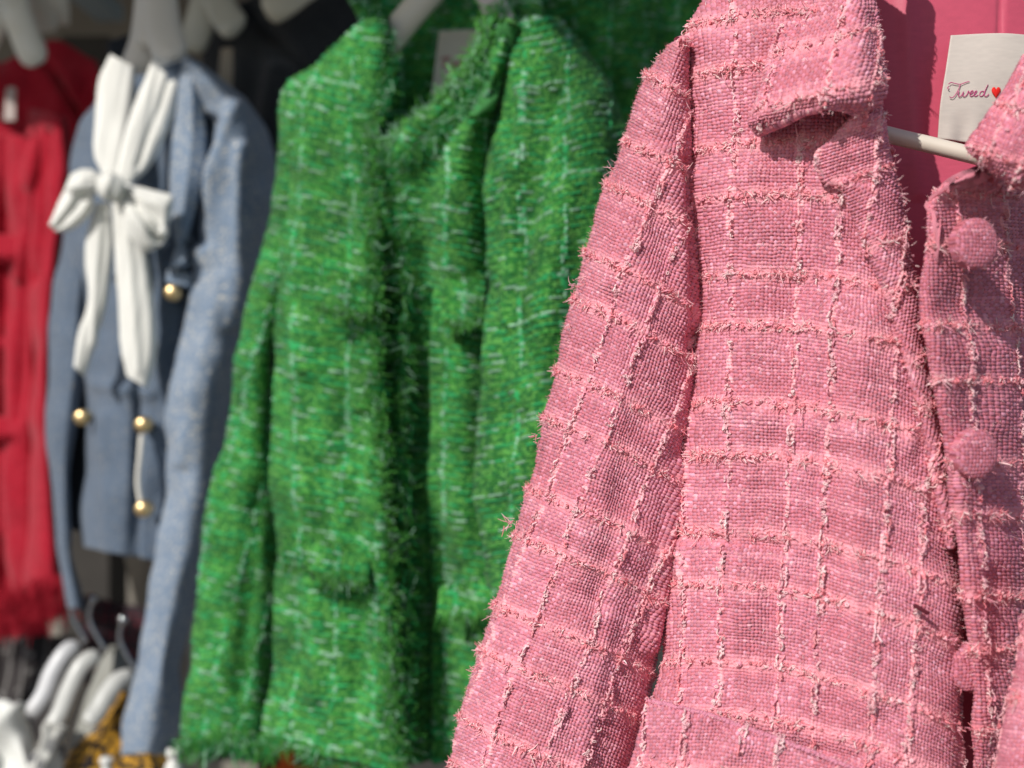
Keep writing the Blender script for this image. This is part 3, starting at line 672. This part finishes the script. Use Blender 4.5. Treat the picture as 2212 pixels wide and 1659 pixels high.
fr('front_fringe', [([(806, 262, .840), (798, 350, .822), (802, 480, .812), (806, 620, .812), (810, 780, .814), (816, 930, .815), (826, 1100, .818), (838, 1300, .82), (848, 1480, .822), (858, 1655, .825)], 4600, .009, (.45, -.7, -.1), .6, [tuple(G_L*1.7)]+GFL+GFL+GF, .00032),
                    ([(850, 360, .822), (868, 480, .824), (880, 620, .824), (872, 780, .83), (868, 930, .832), (872, 1100, .832), (880, 1300, .835), (880, 1650, .835)], 1500, .012, (.1, -.6, -.5), .8, GF2, .00026)], gfl)
# pocket flaps
def pocket(L, R, d, hgt, parent, on=None):
    acc = Acc(); k = lambda x, y: on.P[..., 1].ravel()[np.argmin((on.px-x)**2+(on.py-y)**2)]
    d = min(k(L[0], L[1]+hgt*.5), k(R[0], R[1]+hgt*.5), k((L[0]+R[0])/2, L[1]+hgt*.5))-.001
    g = np.array([[(L[0], L[1], d), ((L[0]+R[0])/2, (L[1]+R[1])/2+4, d-.003), (R[0], R[1], d)], [(L[0]-2, L[1]+hgt*.5, d-.006), ((L[0]+R[0])/2, (L[1]+R[1])/2+hgt*.5+4, d-.009), (R[0], R[1]+hgt*.5, d-.006)],
                  [(L[0]-4, L[1]+hgt, d-.008), ((L[0]+R[0])/2, (L[1]+R[1])/2+hgt+6, d-.012), (R[0], R[1]+hgt, d-.008)]], float)
    sh = sheet(acc, g, GR, rib(.3), gl_st, .003, wob=.004); fuzz(acc, sh, 60, .002, GFL, .0001)
    for e, m_ in ((-1, 200), (0, 40)):
        p = sh.P[e][::4]; fringe(acc, p, (0, -1, 0), (0, -.3, -.9) if e else (0, -.2, .9), m_, .0075, GFL, .00034, .7, .6, .6, jit=.002)
    mesh('pocket_flap', acc, M_green, parent)
pocket((962, 605), (1044, 598), .790, 90, gfr, sgr); pocket((690, 600), (800, 612), .822, 60, gfl, sgl)
pocket((618, 1150), (792, 1196), .842, 66, gfl, sgl); pocket((955, 1268), (1110, 1240), .800, 64, gfr, sgr)
acc = Acc()
fringe(acc, pathpx([(385, 1612, .915), (480, 1600, .90), (575, 1606, .89), (640, 1590, .87), (740, 1640, .85), (850, 1665, .84)]), (0, -1, 0), (0, -.4, -1), 1100, .009, GFL+GF2, .0004, 1.8, .6, .5, jit=.004)
mesh('hem_fringe', acc, M_green, green)

# hanger of the green jacket
gh = root('clothes_hanger', at(900, 20, .9), 'cream hanger arm rising out of the neck of the green jacket', 'hanger', 'hangers holding the jackets')
hanger_arms(gh, None, [(1010, -110, .885), (940, -30, .885), (880, 40, .885), (815, 120, .885)], .01, .012, .024, (.66, .62, .50))
hanger_arms(gh, None, [(985, -110, .90), (1050, -20, .89), (1075, 30, .88), (1110, 90, .87)], .01, .012, .022, (.66, .60, .55))

# ------------------------------------------------------------------ further garments
def plain_tex(c, var=.1, sp=None, amp=.35, pitch=1.8, spk=.06):
    c = np.array(c)
    def f(s, t):
        n = vn(s/pitch, t/pitch, 51); m = vn(s/30, t/30, 52)
        K = c*(1-var+2*var*n)[..., None]*(.92+.16*m)[..., None]
        if sp is not None: K = np.where((hsh(np.round(s/1.5), np.round(t/1.5), 53) < spk)[..., None], np.array(sp), K)
        return amp*np.cos(s*2*math.pi/pitch/1.4)*np.cos(t*2*math.pi/pitch/1.4)+amp*2*(n-.5), K
    return f
# dark green garment behind the green jacket, in the shade
bg_g = root('tweed_coat', at(1330, 60, .98), 'dark shaded green tweed garment hanging just behind the green jacket', 'jacket')
acc = Acc()
g = np.array([[(1080, -80, .95), (1250, -80, .96), (1420, -80, .96), (1600, -80, .96)], [(1110, 60, .95), (1260, 60, .945), (1420, 60, .95), (1600, 60, .96)],
              [(1150, 250, .95), (1280, 250, .94), (1440, 250, .945), (1600, 250, .95)], [(1150, 900, .95), (1280, 900, .94), (1400, 900, .945), (1500, 900, .95)]], float)
sh = sheet(acc, g, .0013, rib(.2), lambda x, y: (x*.4+40, y*.4), .003, wob=.03); fuzz(acc, sh, 6000, .004, GF, .0002)
mesh('body_panel', acc, M_green, bg_g)

# charcoal jacket
ch = root('charcoal_jacket', at(600, 100, 1.45), 'charcoal jacket in deep shade between the blue and the green jacket', 'jacket')
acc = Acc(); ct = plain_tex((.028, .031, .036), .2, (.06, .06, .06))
g = np.array([[(440, 20, 1.50), (520, 10, 1.46), (620, -40, 1.44), (760, -90, 1.42), (900, -90, 1.42)], [(440, 150, 1.48), (520, 150, 1.42), (640, 120, 1.38), (780, 60, 1.40), (900, 40, 1.42)],
              [(430, 400, 1.48), (520, 400, 1.42), (640, 400, 1.38), (760, 400, 1.4), (900, 400, 1.42)], [(400, 1640, 1.48), (500, 1640, 1.42), (600, 1640, 1.4), (760, 1640, 1.4), (900, 1640, 1.42)]], float)
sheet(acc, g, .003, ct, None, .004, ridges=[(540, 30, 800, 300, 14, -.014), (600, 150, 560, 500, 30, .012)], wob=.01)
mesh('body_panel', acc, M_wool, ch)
acc = Acc(); g = np.array([[(478, 105, 1.40), (490, 103, 1.40), (502, 104, 1.40)], [(474, 150, 1.395), (488, 150, 1.395), (502, 150, 1.395)], [(472, 200, 1.395), (488, 196, 1.395), (500, 200, 1.395)]], float)
sheet(acc, g, .003, satin_tex((.40, .34, .26)), None, .0005); mesh('label', acc, M_label, ch)

# blue jacket
bl = root('wool_jacket', at(330, 200, 1.2), 'slate blue jacket with a big white scarf tied in a bow and gold buttons', 'jacket')
BC = (.20, .26, .35); bt_lit = plain_tex(BC, .10, (.62, .58, .50), spk=.10); bt_shade = plain_tex((.115, .15, .205), .12, (.25, .25, .25), spk=.04)  # one blue cloth in two tones: sunlit parts lighter, shaded parts painted darker
acc = Acc()                                              # body
g = strip([(232, 195), (205, 215), (168, 262), (160, 330), (155, 420), (150, 520), (160, 620), (172, 720), (180, 830), (180, 930), (172, 1040), (160, 1150), (172, 1178)],
          [(415, 130), (462, 160), (520, 250), (520, 330), (500, 420), (480, 520), (460, 620), (450, 720), (440, 830), (425, 930), (410, 1040), (400, 1150), (385, 1216)],
          [(0, .05), (.08, .01), (.3, -.012), (.45, -.012), (.52, .0), (.56, -.008), (.80, .006), (1, .05)], (1.22, 1.20, 1.20), (1.14, 1.15, 1.15), 13)
sheet(acc, g, .0018, bt_shade, None, .003, wob=.012, ridges=[(300, 800, 290, 1200, 8, -.01), (230, 900, 230, 1190, 20, .006), (210, 830, 330, 850, 16, .005)])
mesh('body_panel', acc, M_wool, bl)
acc = Acc()                                              # right lapel, lit
g = strip([(398, 128), (388, 180), (376, 260), (366, 340), (364, 420), (374, 500), (386, 560)], [(420, 145), (432, 200), (440, 280), (436, 360), (420, 440), (404, 520), (392, 575)],
          [(0, .008), (.2, -.004), (.6, -.010), (1, .002)], (1.150, 1.138), (1.140, 1.132), 7)
sheet(acc, g, .0018, bt_lit, None, .004, wob=.004); mesh('lapel', acc, M_wool, bl)
acc = Acc()                                              # near sleeve
g = strip([(402, 132), (422, 200), (432, 280), (424, 380), (412, 480), (402, 600), (388, 720), (372, 830), (358, 960), (345, 1100), (328, 1230), (306, 1340), (282, 1460), (262, 1560), (250, 1626)],
          [(440, 150), (510, 200), (566, 262), (592, 350), (592, 450), (568, 560), (538, 680), (508, 830), (488, 960), (466, 1100), (440, 1230), (414, 1340), (396, 1460), (384, 1560), (378, 1626)],
          [(.03, .03), (0, .018), (.06, .002), (.3, -.014), (.55, -.018), (.72, -.008), (.78, .010), (.92, .05), (1, .09)], (1.14, 1.13, 1.15), (1.13, 1.12, 1.14), 15)
sheet(acc, g, .0013, bt_lit, None, .003, wob=.012, ridges=[(440, 260, 425, 520, 20, -.012), (500, 230, 420, 560, 16, .008), (470, 600, 390, 1000, 20, .005), (520, 320, 500, 700, 14, .008)])
mesh('sleeve', acc, M_wool, bl)
acc = Acc()                                              # far sleeve
g = strip([(205, 215), (166, 252), (158, 320), (150, 420), (136, 520), (120, 600), (108, 700), (102, 830), (106, 960), (114, 1080), (126, 1200), (146, 1310)],
          [(240, 215), (235, 252), (230, 320), (222, 420), (212, 520), (200, 600), (190, 700), (182, 830), (160, 960), (152, 1080), (158, 1200), (176, 1310)],
          [(.08, .06), (0, .02), (.3, -.006), (.7, 0), (1, .03)], (1.25, 1.25), (1.21, 1.22), 12)
sheet(acc, g, .002, bt_shade, None, .003, wob=.008); mesh('sleeve', acc, M_wool, bl)
acc = Acc()                                              # neck inside
g = np.array([[(235, 90, 1.30), (310, 70, 1.32), (390, 90, 1.30)], [(240, 200, 1.28), (310, 200, 1.30), (390, 200, 1.25)], [(170, 420, 1.27), (310, 420, 1.25), (400, 420, 1.22)], [(120, 800, 1.29), (300, 800, 1.27), (400, 800, 1.25)], [(140, 1140, 1.29), (300, 1160, 1.28), (380, 1165, 1.26)]], float)
sheet(acc, g, .003, plain_tex((.035, .04, .05)), None, .002); mesh('lining', acc, M_cloth, bl)
def gold_button(x, y, d, r, parent, nm='button'):
    acc = Acc(); a = np.linspace(0, math.pi/2, 9)[:, None]; b = np.linspace(0, 2*math.pi, 25)[None]
    c = at(x, y, d); X = np.stack([np.sin(a)*np.cos(b), -np.cos(a)*.6+0*b, np.sin(a)*np.sin(b)], -1)*r+c
    acc.grid(X, np.array([.8, .6, .3]), True); rim = np.array([X[-1]+np.array([0, q, 0]) for q in (0, r*.7, r*1.2)]); acc.grid(rim, np.array([.8, .6, .3]))
    mesh(nm, acc, M_gold, parent)
for x, y, d in ((372, 632, 1.137), (176, 902, 1.185), (308, 918, 1.145), (308, 1100, 1.14)): gold_button(x, y, d, .0085, bl)
acc = Acc(); p = resamp3(pathpx([(306, 940, 1.15), (303, 980, 1.145), (298, 1040, 1.145), (304, 1085, 1.145)]), 20)
acc.tubes(p[None], np.full((1, 20), .0028), np.array([[.75, .72, .66]]), np.array([[0, -1., 0]]), 8); mesh('cord_loop', acc, M_cloth, bl)
acc = Acc(); g = np.array([[(360, 584, 1.145), (380, 586, 1.14), (408, 592, 1.142)], [(358, 604, 1.140), (380, 608, 1.136), (406, 612, 1.138)]], float)
sheet(acc, g, .0015, bt_lit, None, .003); mesh('pocket_flap', acc, M_wool, bl)

# white bow scarf: belongs to itself
bow = root('scarf', at(240, 400, 1.08), 'white scarf tied in a bow at the neck of the blue jacket', 'scarf')
WH = plain_tex((.78, .77, .72), .015, amp=.03)
def ribbon(name, L, R, prof, dl, dr, ridges=(), wob=.002):
    acc = Acc(); g = strip(L, R, prof, dl, dr, max(len(L), 4)); sheet(acc, g, .0011, WH, None, .0007, ridges=ridges, wob=wob, waves=lambda x, y: .0016*(vn(x/12+y/60, y/160, 91)-.5)+.0005*(vn(x/4+y/30, y/70, 92)-.5)); mesh(name, acc, M_cloth, bow)
PR = [(0, .005), (.15, -.001), (.5, -.002), (.85, -.001), (1, .005)]
ribbon('neck_strap', [(238, 118), (216, 160), (206, 230), (204, 300), (206, 345), (222, 385)], [(292, 148), (290, 180), (284, 240), (272, 310), (262, 350), (252, 392)], PR, (1.175, 1.145, 1.125), (1.175, 1.145, 1.125))
ribbon('neck_strap', [(344, 96), (318, 160), (298, 210), (278, 265), (262, 320), (246, 388)], [(404, 118), (392, 185), (370, 262), (340, 330), (308, 380), (268, 412)], PR, (1.175, 1.135, 1.120), (1.175, 1.145, 1.120), [(380, 130, 300, 350, 7, -.003)])
ribbon('bow_loop', [(228, 380), (190, 366), (165, 364), (140, 410), (118, 455), (104, 484)], [(232, 415), (205, 425), (208, 428), (196, 460), (165, 492), (124, 503)], [(0, .008), (.3, -.004), (.55, .002), (.8, -.004), (1, .008)], (1.120, 1.105, 1.120), (1.120, 1.110, 1.125), [(225, 395, 160, 408, 9, .006), (225, 410, 190, 425, 5, -.006)])
ribbon('bow_loop', [(244, 388), (290, 400), (335, 412), (376, 428), (368, 470), (360, 512)], [(244, 430), (262, 470), (275, 505), (298, 532), (318, 545), (345, 532)], [(0, .008), (.25, -.005), (.5, .004), (.75, -.006), (1, .006)], (1.115, 1.095, 1.110), (1.115, 1.095, 1.110), [(250, 415, 350, 500, 9, .006), (280, 430, 340, 510, 6, -.006)])
ribbon('bow_tail', [(205, 440), (188, 500), (184, 580), (188, 660), (166, 730), (160, 790)], [(240, 440), (246, 500), (240, 580), (230, 660), (205, 740), (182, 812)], PR, (1.125, 1.130), (1.125, 1.135), [(215, 480, 200, 740, 8, .003)])
ribbon('bow_tail', [(240, 440), (246, 520), (250, 600), (258, 690), (262, 770), (276, 812)], [(262, 440), (310, 520), (326, 600), (336, 690), (336, 770), (318, 838)], PR, (1.120, 1.120), (1.120, 1.120), [(275, 480, 300, 800, 9, .003)])
acc = Acc(); a = np.linspace(0, math.pi, 20)[:, None]; b = np.linspace(0, 2*math.pi, 32)[None]
c = at(240, 404, 1.098); X = np.stack([np.sin(a)*np.cos(b)*.013, np.sin(a)*np.sin(b)*.012, np.cos(a)*.014+0*b], -1)*(1+.10*np.sin(b*5+a*2))[..., None]+c
acc.grid(X, np.array([.78, .77, .72])); mesh('knot', acc, M_cloth, bow)

# red jacket
red = root('wool_jacket', at(60, 200, 1.6), 'red wool jacket with a fringed hem at the left edge of the picture', 'jacket')
rt = plain_tex((.37, .008, .024), .18, (.42, .02, .04), amp=.5, pitch=3, spk=.12)
acc = Acc()
g = strip([(-80, 300), (-80, 420), (-80, 560), (-80, 700), (-80, 850), (-80, 1000), (-80, 1150), (-80, 1300), (-60, 1375)],
          [(120, 300), (104, 420), (98, 560), (98, 700), (95, 850), (92, 1000), (96, 1150), (100, 1260), (100, 1372)],
          [(0, 0), (.3, -.01), (.46, .0), (.5, .012), (.56, -.01), (.8, -.012), (1, .01)], (1.58, 1.58), (1.54, 1.55), 9)
sheet(acc, g, .003, rt, None, .005, wob=.014, ridges=[(60, 420, 40, 900, 10, -.008), (85, 300, 40, 600, 12, .010)]); mesh('body_panel', acc, M_wool, red)
for (y0_, y1_) in ((506, 556), (900, 944)):
    acc = Acc(); g = np.array([[(-60, y0_, 1.562), (0, y0_+4, 1.556), (40, y0_+8, 1.548)], [(-60, y1_-8, 1.557), (0, y1_-5, 1.550), (40, y1_-2, 1.543)]], float)
    sh = sheet(acc, g, .0025, rt, None, .004); fringe(acc, sh.P[-1], (0, -1, 0), (0, -.3, -1), 160, .010, [(.45, .015, .035), (.30, .008, .02)], .0005, .8, .5, .3, jit=.003)
    mesh('pocket_flap', acc, M_wool, red)
acc = Acc()
g = strip([(60, 240), (62, 330), (48, 450), (58, 600), (66, 750), (66, 900), (64, 1050), (60, 1160), (40, 1270)],
          [(150, 262), (156, 340), (148, 450), (128, 560), (112, 700), (104, 850), (112, 1000), (124, 1150), (136, 1270)],
          [(0, .02), (.2, -.01), (.5, -.02), (.8, -.012), (1, .02), (.95, .06)], (1.56, 1.53), (1.50, 1.49), 9)
sheet(acc, g, .0025, rt, None, .004, wob=.010, ridges=[(100, 290, 75, 600, 9, -.014)]); mesh('sleeve', acc, M_wool, red)
acc = Acc()
g = np.array([[(-60, 140, 1.66), (40, 130, 1.66), (120, 90, 1.66), (200, 130, 1.66)], [(-60, 240, 1.64), (60, 230, 1.64), (130, 220, 1.63), (215, 200, 1.64)], [(-60, 420, 1.64), (60, 420, 1.64), (130, 420, 1.64), (200, 420, 1.66)]], float)
sheet(acc, g, .003, rt, None, .004, wob=.03, ridges=[(90, 120, 180, 260, 8, -.02)]); mesh('collar', acc, M_wool, red)
acc = Acc()
RC = [(.40, .010, .027), (.34, .008, .022), (.50, .025, .045)]
fringe(acc, pathpx([(-60, 1300, 1.5), (20, 1290, 1.49), (90, 1270, 1.48), (140, 1262, 1.48)]), (0, -1, 0), (0, -.4, -1), 1500, .017, RC, .0005, .5, .4, .5, jit=.008)
fringe(acc, pathpx([(-60, 1340, 1.5), (20, 1330, 1.49), (90, 1310, 1.48), (140, 1300, 1.48)]), (0, -1, 0), (0, -.4, -1), 1500, .020, RC, .0005, .5, .4, .5, jit=.008)
mesh('hem_fringe', acc, M_wool, red)
acc = Acc()
g = np.array([[(14, 190, 1.52), (24, 188, 1.52), (34, 190, 1.52)], [(8, 260, 1.515), (20, 260, 1.515), (32, 260, 1.515)]], float)
sheet(acc, g, .003, satin_tex((.45, .36, .33)), None, .0005); mesh('label', acc, M_label, red)

# hangers along the top left
def top_hanger(lab, arms, col=(.50, .48, .42), p0=None):
    h = root('clothes_hanger', at(*arms[0][0]), lab, 'hanger', 'hangers holding the jackets')
    for a in arms: hanger_arms(h, None, a, .01, .014, .040, tuple(1.25*q for q in col))
    return h
top_hanger('broad white hanger with both arms spread at the top left corner', [[(20, -70, 1.50), (5, 0, 1.48), (-20, 60, 1.48), (-50, 130, 1.5)], [(10, -70, 1.50), (30, 10, 1.46), (55, 80, 1.46), (82, 140, 1.46)]], (.60, .59, .52))
top_hanger('pale hanger overlapping the top of the red jacket', [[(95, -70, 1.52), (90, 20, 1.52), (100, 70, 1.53)], [(105, -70, 1.52), (118, 10, 1.52), (124, 50, 1.54)]], (.52, .50, .44))
hb = top_hanger('white pointed hanger standing up from the scarf of the blue jacket', [[(338, -80, 1.21), (330, 0, 1.21), (318, 90, 1.21), (292, 160, 1.21)], [(330, -80, 1.20), (346, 20, 1.19), (356, 80, 1.18), (376, 130, 1.17)], [(333, -60, 1.2), (334, 40, 1.2), (330, 110, 1.2)]], (.56, .53, .47))
top_hanger('hanger with two spread arms above the charcoal jacket', [[(462, -60, 1.42), (445, 0, 1.42), (428, 60, 1.42), (408, 110, 1.42)], [(455, -60, 1.41), (475, 10, 1.40), (500, 50, 1.38), (518, 68, 1.38)]], (.46, .45, .38))
top_hanger('hanger lying slantwise at the top edge between the charcoal and the green jacket', [[(700, -60, 1.36), (650, -25, 1.35), (610, 5, 1.34), (572, 26, 1.34)]], (.50, .46, .36))

# ------------------------------------------------------------------ lower rack, bottom left
def lower_hanger(lab, ball, arm, col, grp='white hangers on the lower rack'):
    h = root('clothes_hanger', at(*arm[0]), lab, 'hanger', grp)
    hanger_arms(h, None, arm, .01, .014, .021, col)
    bx, by, bd = ball; acc = Acc(); ax, ay, ad = arm[0]
    p = resamp3(pathpx([(bx, by, bd), (bx-8, by+40, bd), (bx+6, by+75, bd), (bx+24, by+105, bd), (ax+10, ay-6, ad)]), 24)
    acc.tubes(p[None], np.full((1, 24), .0026), np.array([[.5, .5, .5]]), np.array([[0, -1., 0]]), 10)
    a = np.linspace(0, math.pi, 12)[:, None]; b = np.linspace(0, 2*math.pi, 20)[None]
    acc.grid(np.stack([np.sin(a)*np.cos(b), np.sin(a)*np.sin(b), np.cos(a)+0*b], -1)*.0058+at(bx, by, bd), np.array([.5, .5, .5]))
    mesh('hook', acc, M_chrome, h)
LC = (.55, .55, .52)
lower_hanger('white curved hanger furthest left of the three below the blue sleeve', (161, 1279, 1.36), [(168, 1392, 1.36), (140, 1412, 1.35), (112, 1455, 1.34), (92, 1505, 1.33), (60, 1550, 1.32)], (.62, .62, .63))
lower_hanger('white curved hanger in the middle of the three below the blue sleeve', (200, 1293, 1.28), [(212, 1412, 1.28), (176, 1440, 1.27), (150, 1490, 1.26), (128, 1545, 1.25), (98, 1592, 1.24)], LC)
lower_hanger('short white hanger beside the blue sleeve cuff, over the mustard garment', (266, 1337, 1.26), [(288, 1462, 1.26), (258, 1470, 1.25), (232, 1500, 1.24), (212, 1535, 1.23), (190, 1565, 1.22)], LC)
acc = Acc()
a = np.linspace(0, math.pi, 12)[:, None]; b = np.linspace(0, 2*math.pi, 20)[None]
g = strip([(232, 1400), (212, 1440), (185, 1500), (160, 1560), (150, 1640), (150, 1740)], [(268, 1400), (290, 1450), (300, 1500), (310, 1560), (320, 1640), (320, 1740)], [(0, .02), (.4, -.01), (1, .02)], (1.34, 1.30), (1.34, 1.30), 6)
sheet(acc, g, .004, plain_tex((.30, .30, .27), .05), None, .003, wob=.01)
mesh('hanging_garment', acc, M_cloth, None, label='plain grey garment hanging between the white hangers at the lower left', cat='garment', group='garments on the lower rack')
acc = Acc()
g = strip([(-70, 1500), (-80, 1560), (-90, 1640), (-90, 1740)], [(62, 1528), (90, 1570), (120, 1620), (120, 1740)], [(0, .02), (.2, -.01), (.4, .01), (.6, -.014), (.85, 0), (1, .03)], (1.32, 1.24), (1.28, 1.20), 5)
sheet(acc, g, .003, plain_tex((.74, .74, .70), .03, amp=.2), None, .003, wob=.03, ridges=[(40, 1540, -30, 1659, 12, .02)])
mesh('hanging_garment', acc, M_cloth, None, label='white blouse hanging in the bottom left corner', cat='garment', group='garments on the lower rack')
acc = Acc()
g = strip([(100, 1560), (70, 1600), (40, 1660), (20, 1740)], [(150, 1575), (150, 1610), (140, 1660), (140, 1740)], [(0, .02), (.4, -.01), (.7, .004), (1, .02)], (1.22, 1.18), (1.22, 1.18), 5)
def dots(s, t):
    K = np.where((hsh(np.round(s/5), np.round(t/5), 61) < .35)[..., None], np.array([.12, .12, .13]), np.array([.66, .65, .60])); return .4*(vn(s/4, t/4, 62)-.5), K
sheet(acc, g, .003, dots, None, .003, wob=.02)
mesh('hanging_garment', acc, M_print, None, label='pale blouse with dark speckles under the middle white hanger', cat='garment', group='garments on the lower rack')
def leopard(s, t):
    ws = s+5*(vn(s/7, t/7, 63)-.5); wt = t+5*(vn(s/7, t/7, 64)-.5)
    i = np.floor(ws/13); j = np.floor(wt/11); cx = (i+.5+.5*(hsh(i, j, 65)-.5))*13; cy = (j+.5+.5*(hsh(i, j, 66)-.5))*11
    r = np.hypot((ws-cx)/1.15, wt-cy)
    K = np.where((r < 4.5)[..., None], np.array([.62, .33, .035]), np.array([.025, .018, .018])); K = np.where((r < 1.3)[..., None], np.array([.40, .17, .02]), K)
    return .5*(vn(s/9, t/9, 67)-.5), K
acc = Acc()
g = strip([(262, 1500), (222, 1530), (185, 1568), (150, 1610), (120, 1665), (100, 1740)], [(310, 1500), (330, 1540), (360, 1600), (380, 1636), (400, 1665), (410, 1740)], [(0, .02), (.2, -.006), (.5, .004), (.75, -.01), (1, .02)], (1.26, 1.22), (1.28, 1.24), 6)
sheet(acc, g, .0022, leopard, None, .003, wob=.02)
mesh('hanging_garment', acc, M_print, None, label='mustard yellow blouse with black leopard spots below the blue cuff', cat='garment', group='garments on the lower rack')
acc = Acc()
g = strip([(-80, 1378), (-80, 1450), (-80, 1520), (-80, 1600)], [(150, 1378), (140, 1450), (120, 1520), (90, 1600)], [(0, .0), (.2, -.01), (.4, .01), (.6, -.01), (.8, .01), (1, 0)], (1.55, 1.5), (1.55, 1.5), 5)
def mesh_tex(s, t):
    n = vn(s/4, t/16, 71); K = np.array([.035, .03, .03])*(1+0*n)[..., None]; K = np.where(((np.abs((s % 28)-14) < 1.3) | (hsh(np.round(s/5), np.round(t/6), 72) < .05))[..., None], np.array([.20, .19, .18]), K); return .8*n, K
sheet(acc, g, .003, mesh_tex, None, .003, wob=.02)
mesh('hanging_garment', acc, M_print, None, label='dark charcoal garment with faint pale threads under the red hem', cat='garment', group='garments on the lower rack')
acc = Acc()
g = strip([(190, 1290), (185, 1340), (180, 1400), (180, 1480)], [(300, 1320), (320, 1360), (330, 1420), (330, 1500)], [(0, .0), (.3, -.01), (.6, .01), (1, 0)], (1.6, 1.6), (1.55, 1.55), 4)
sheet(acc, g, .004, plain_tex((.035, .02, .026), .3, (.25, .01, .03)), None, .003, wob=.02)
mesh('hanging_garment', acc, M_print, None, label='dark garment with wine red touches behind the chrome hanger hooks', cat='garment', group='garments on the lower rack')
acc = Acc()
g = strip([(268, 1195), (280, 1250), (292, 1300), (300, 1350)], [(345, 1195), (345, 1250), (345, 1300), (345, 1360)], [(0, .0), (.5, -.01), (1, 0)], (1.75, 1.7), (1.7, 1.7), 4)
sheet(acc, g, .004, plain_tex((.34, .30, .22), .05), None, .003)
mesh('hanging_garment', acc, M_cloth, None, label='beige garment seen under the hem of the blue jacket', cat='garment', group='garments on the lower rack')
acc = Acc()
g = strip([(560, 1610), (560, 1660), (560, 1740)], [(720, 1600), (730, 1660), (740, 1740)], [(0, .0), (.5, -.01), (1, 0)], (1.0, 1.0), (1.0, 1.0), 4)
def rust(s, t): n = vn(s/14, t/14, 81)[..., None]; return .3*n[..., 0], np.where(n > .55, np.array([.45, .07, .01]), np.array([.06, .008, .006]))
sheet(acc, g, .003, rust, None, .003)
mesh('hanging_garment', acc, M_print, None, label='dark red and orange garment under the hem of the green jacket', cat='garment', group='garments on the lower rack')
for (x, y, d, r, lab) in ((375, 1632, 1.15, .009, 'small white hanger knob at the bottom edge below the blue cuff'), (230, 1650, 1.15, .007, 'small white knob over the mustard leopard blouse')):
    acc = Acc()
    prof = [(0, 0), (.9, .05), (1.0, .5), (.85, 1.0), (.5, 1.35), (.62, 1.6), (.95, 2.1), (1.1, 3.0), (1.2, 5.5)]
    b = np.linspace(0, 2*math.pi, 24); X = np.array([[at(x, y, d)+np.array([math.cos(q)*pr*r, math.sin(q)*pr*r, r-h*r]) for q in b] for pr, h in prof])
    acc.grid(X, np.array([.75, .74, .70])); mesh('hanger_knob', acc, M_plastic, None, label=lab, cat='hanger', group='white knobs at the bottom edge')

# ------------------------------------------------------------------ setting: wall, floor, awning that shades the rail
def box(name, lo, hi, m, **kw):
    x0, y0, z0 = lo; x1, y1, z1 = hi; acc = Acc()
    V = np.array([(x, y, z) for x in (x0, x1) for y in (y0, y1) for z in (z0, z1)], float)
    Q = np.array([(0, 1, 3, 2), (4, 6, 7, 5), (0, 4, 5, 1), (2, 3, 7, 6), (0, 2, 6, 4), (1, 5, 7, 3)]); acc.add(V, Q, np.array([.5, .5, .5]))
    o = mesh(name, acc, m, None, **kw); 
    for p in o.data.polygons: p.use_smooth = False
    return o
M_wall = mat('painted_plaster', 0.9, col=(.26, .235, .20), var=.08, bscale=12, bump=.3)
M_floor = mat('paving', 0.9, col=(.16, .155, .15), var=.2, bscale=8, bump=.3)
M_post = mat('dark_post', 0.6, col=(.05, .045, .04), var=.1, bscale=30)
M_box = mat('pale_box', 0.6, col=(.30, .36, .38), var=.05, bscale=20)
M_awn = mat('awning_canvas', 0.9, col=(.35, .33, .30), var=.05, bscale=30)
box('shop_wall', (-2.5, 2.25, 0), (2.5, 2.4, 3.2), M_wall, label='beige grey shop wall in shade behind the hanging jackets', cat='wall')
box('ground', (-40, -40, -.1), (40, 40, 0), M_floor, kind='structure')
pw_ = at(205, 60, 2.1)
box('wall_post', (pw_[0]-.045, 2.05, .6), (pw_[0]+.045, 2.15, 2.0), M_post, label='dark upright post on the wall between the red and the blue jacket', cat='post')
q0 = at(172, -20, 1.9); q1 = at(232, 14, 1.9)
box('storage_box', (q0[0], 1.85, q1[2]), (q1[0], 1.98, q0[2]), M_box, label='pale blue grey box edge at the top between the red jacket and the scarf', cat='box')
# awning front edge: the shade line passes over the jackets' shoulders
pa = at(150, 290, 1.5); pb = at(1075, 75, .80)
T_ = 0.85
ea = pa+TO_SUN*T_; eb = pb+TO_SUN*T_
dirn = nrm(eb-ea); ea = ea-dirn*1.6; eb = eb+dirn*0.12
up = np.array([0, 0, 1.]); back = nrm(np.array([-dirn[1], dirn[0], 0])); back = back if back[1] > 0 else -back
acc = Acc()
c = [ea, eb, eb+back*1.6+up*.35, ea+back*1.6+up*.35]
V = np.array(c+[q+up*.03 for q in c]); Q = np.array([(0, 1, 2, 3), (4, 7, 6, 5), (0, 4, 5, 1), (1, 5, 6, 2), (2, 6, 7, 3), (3, 7, 4, 0)])
acc.add(V, Q, np.array([.5, .5, .5])); aw = mesh('awning', acc, M_awn, None, label='canvas awning above the clothes rail, out of the picture, shading the shoulders', cat='awning')
for p in aw.data.polygons: p.use_smooth = False
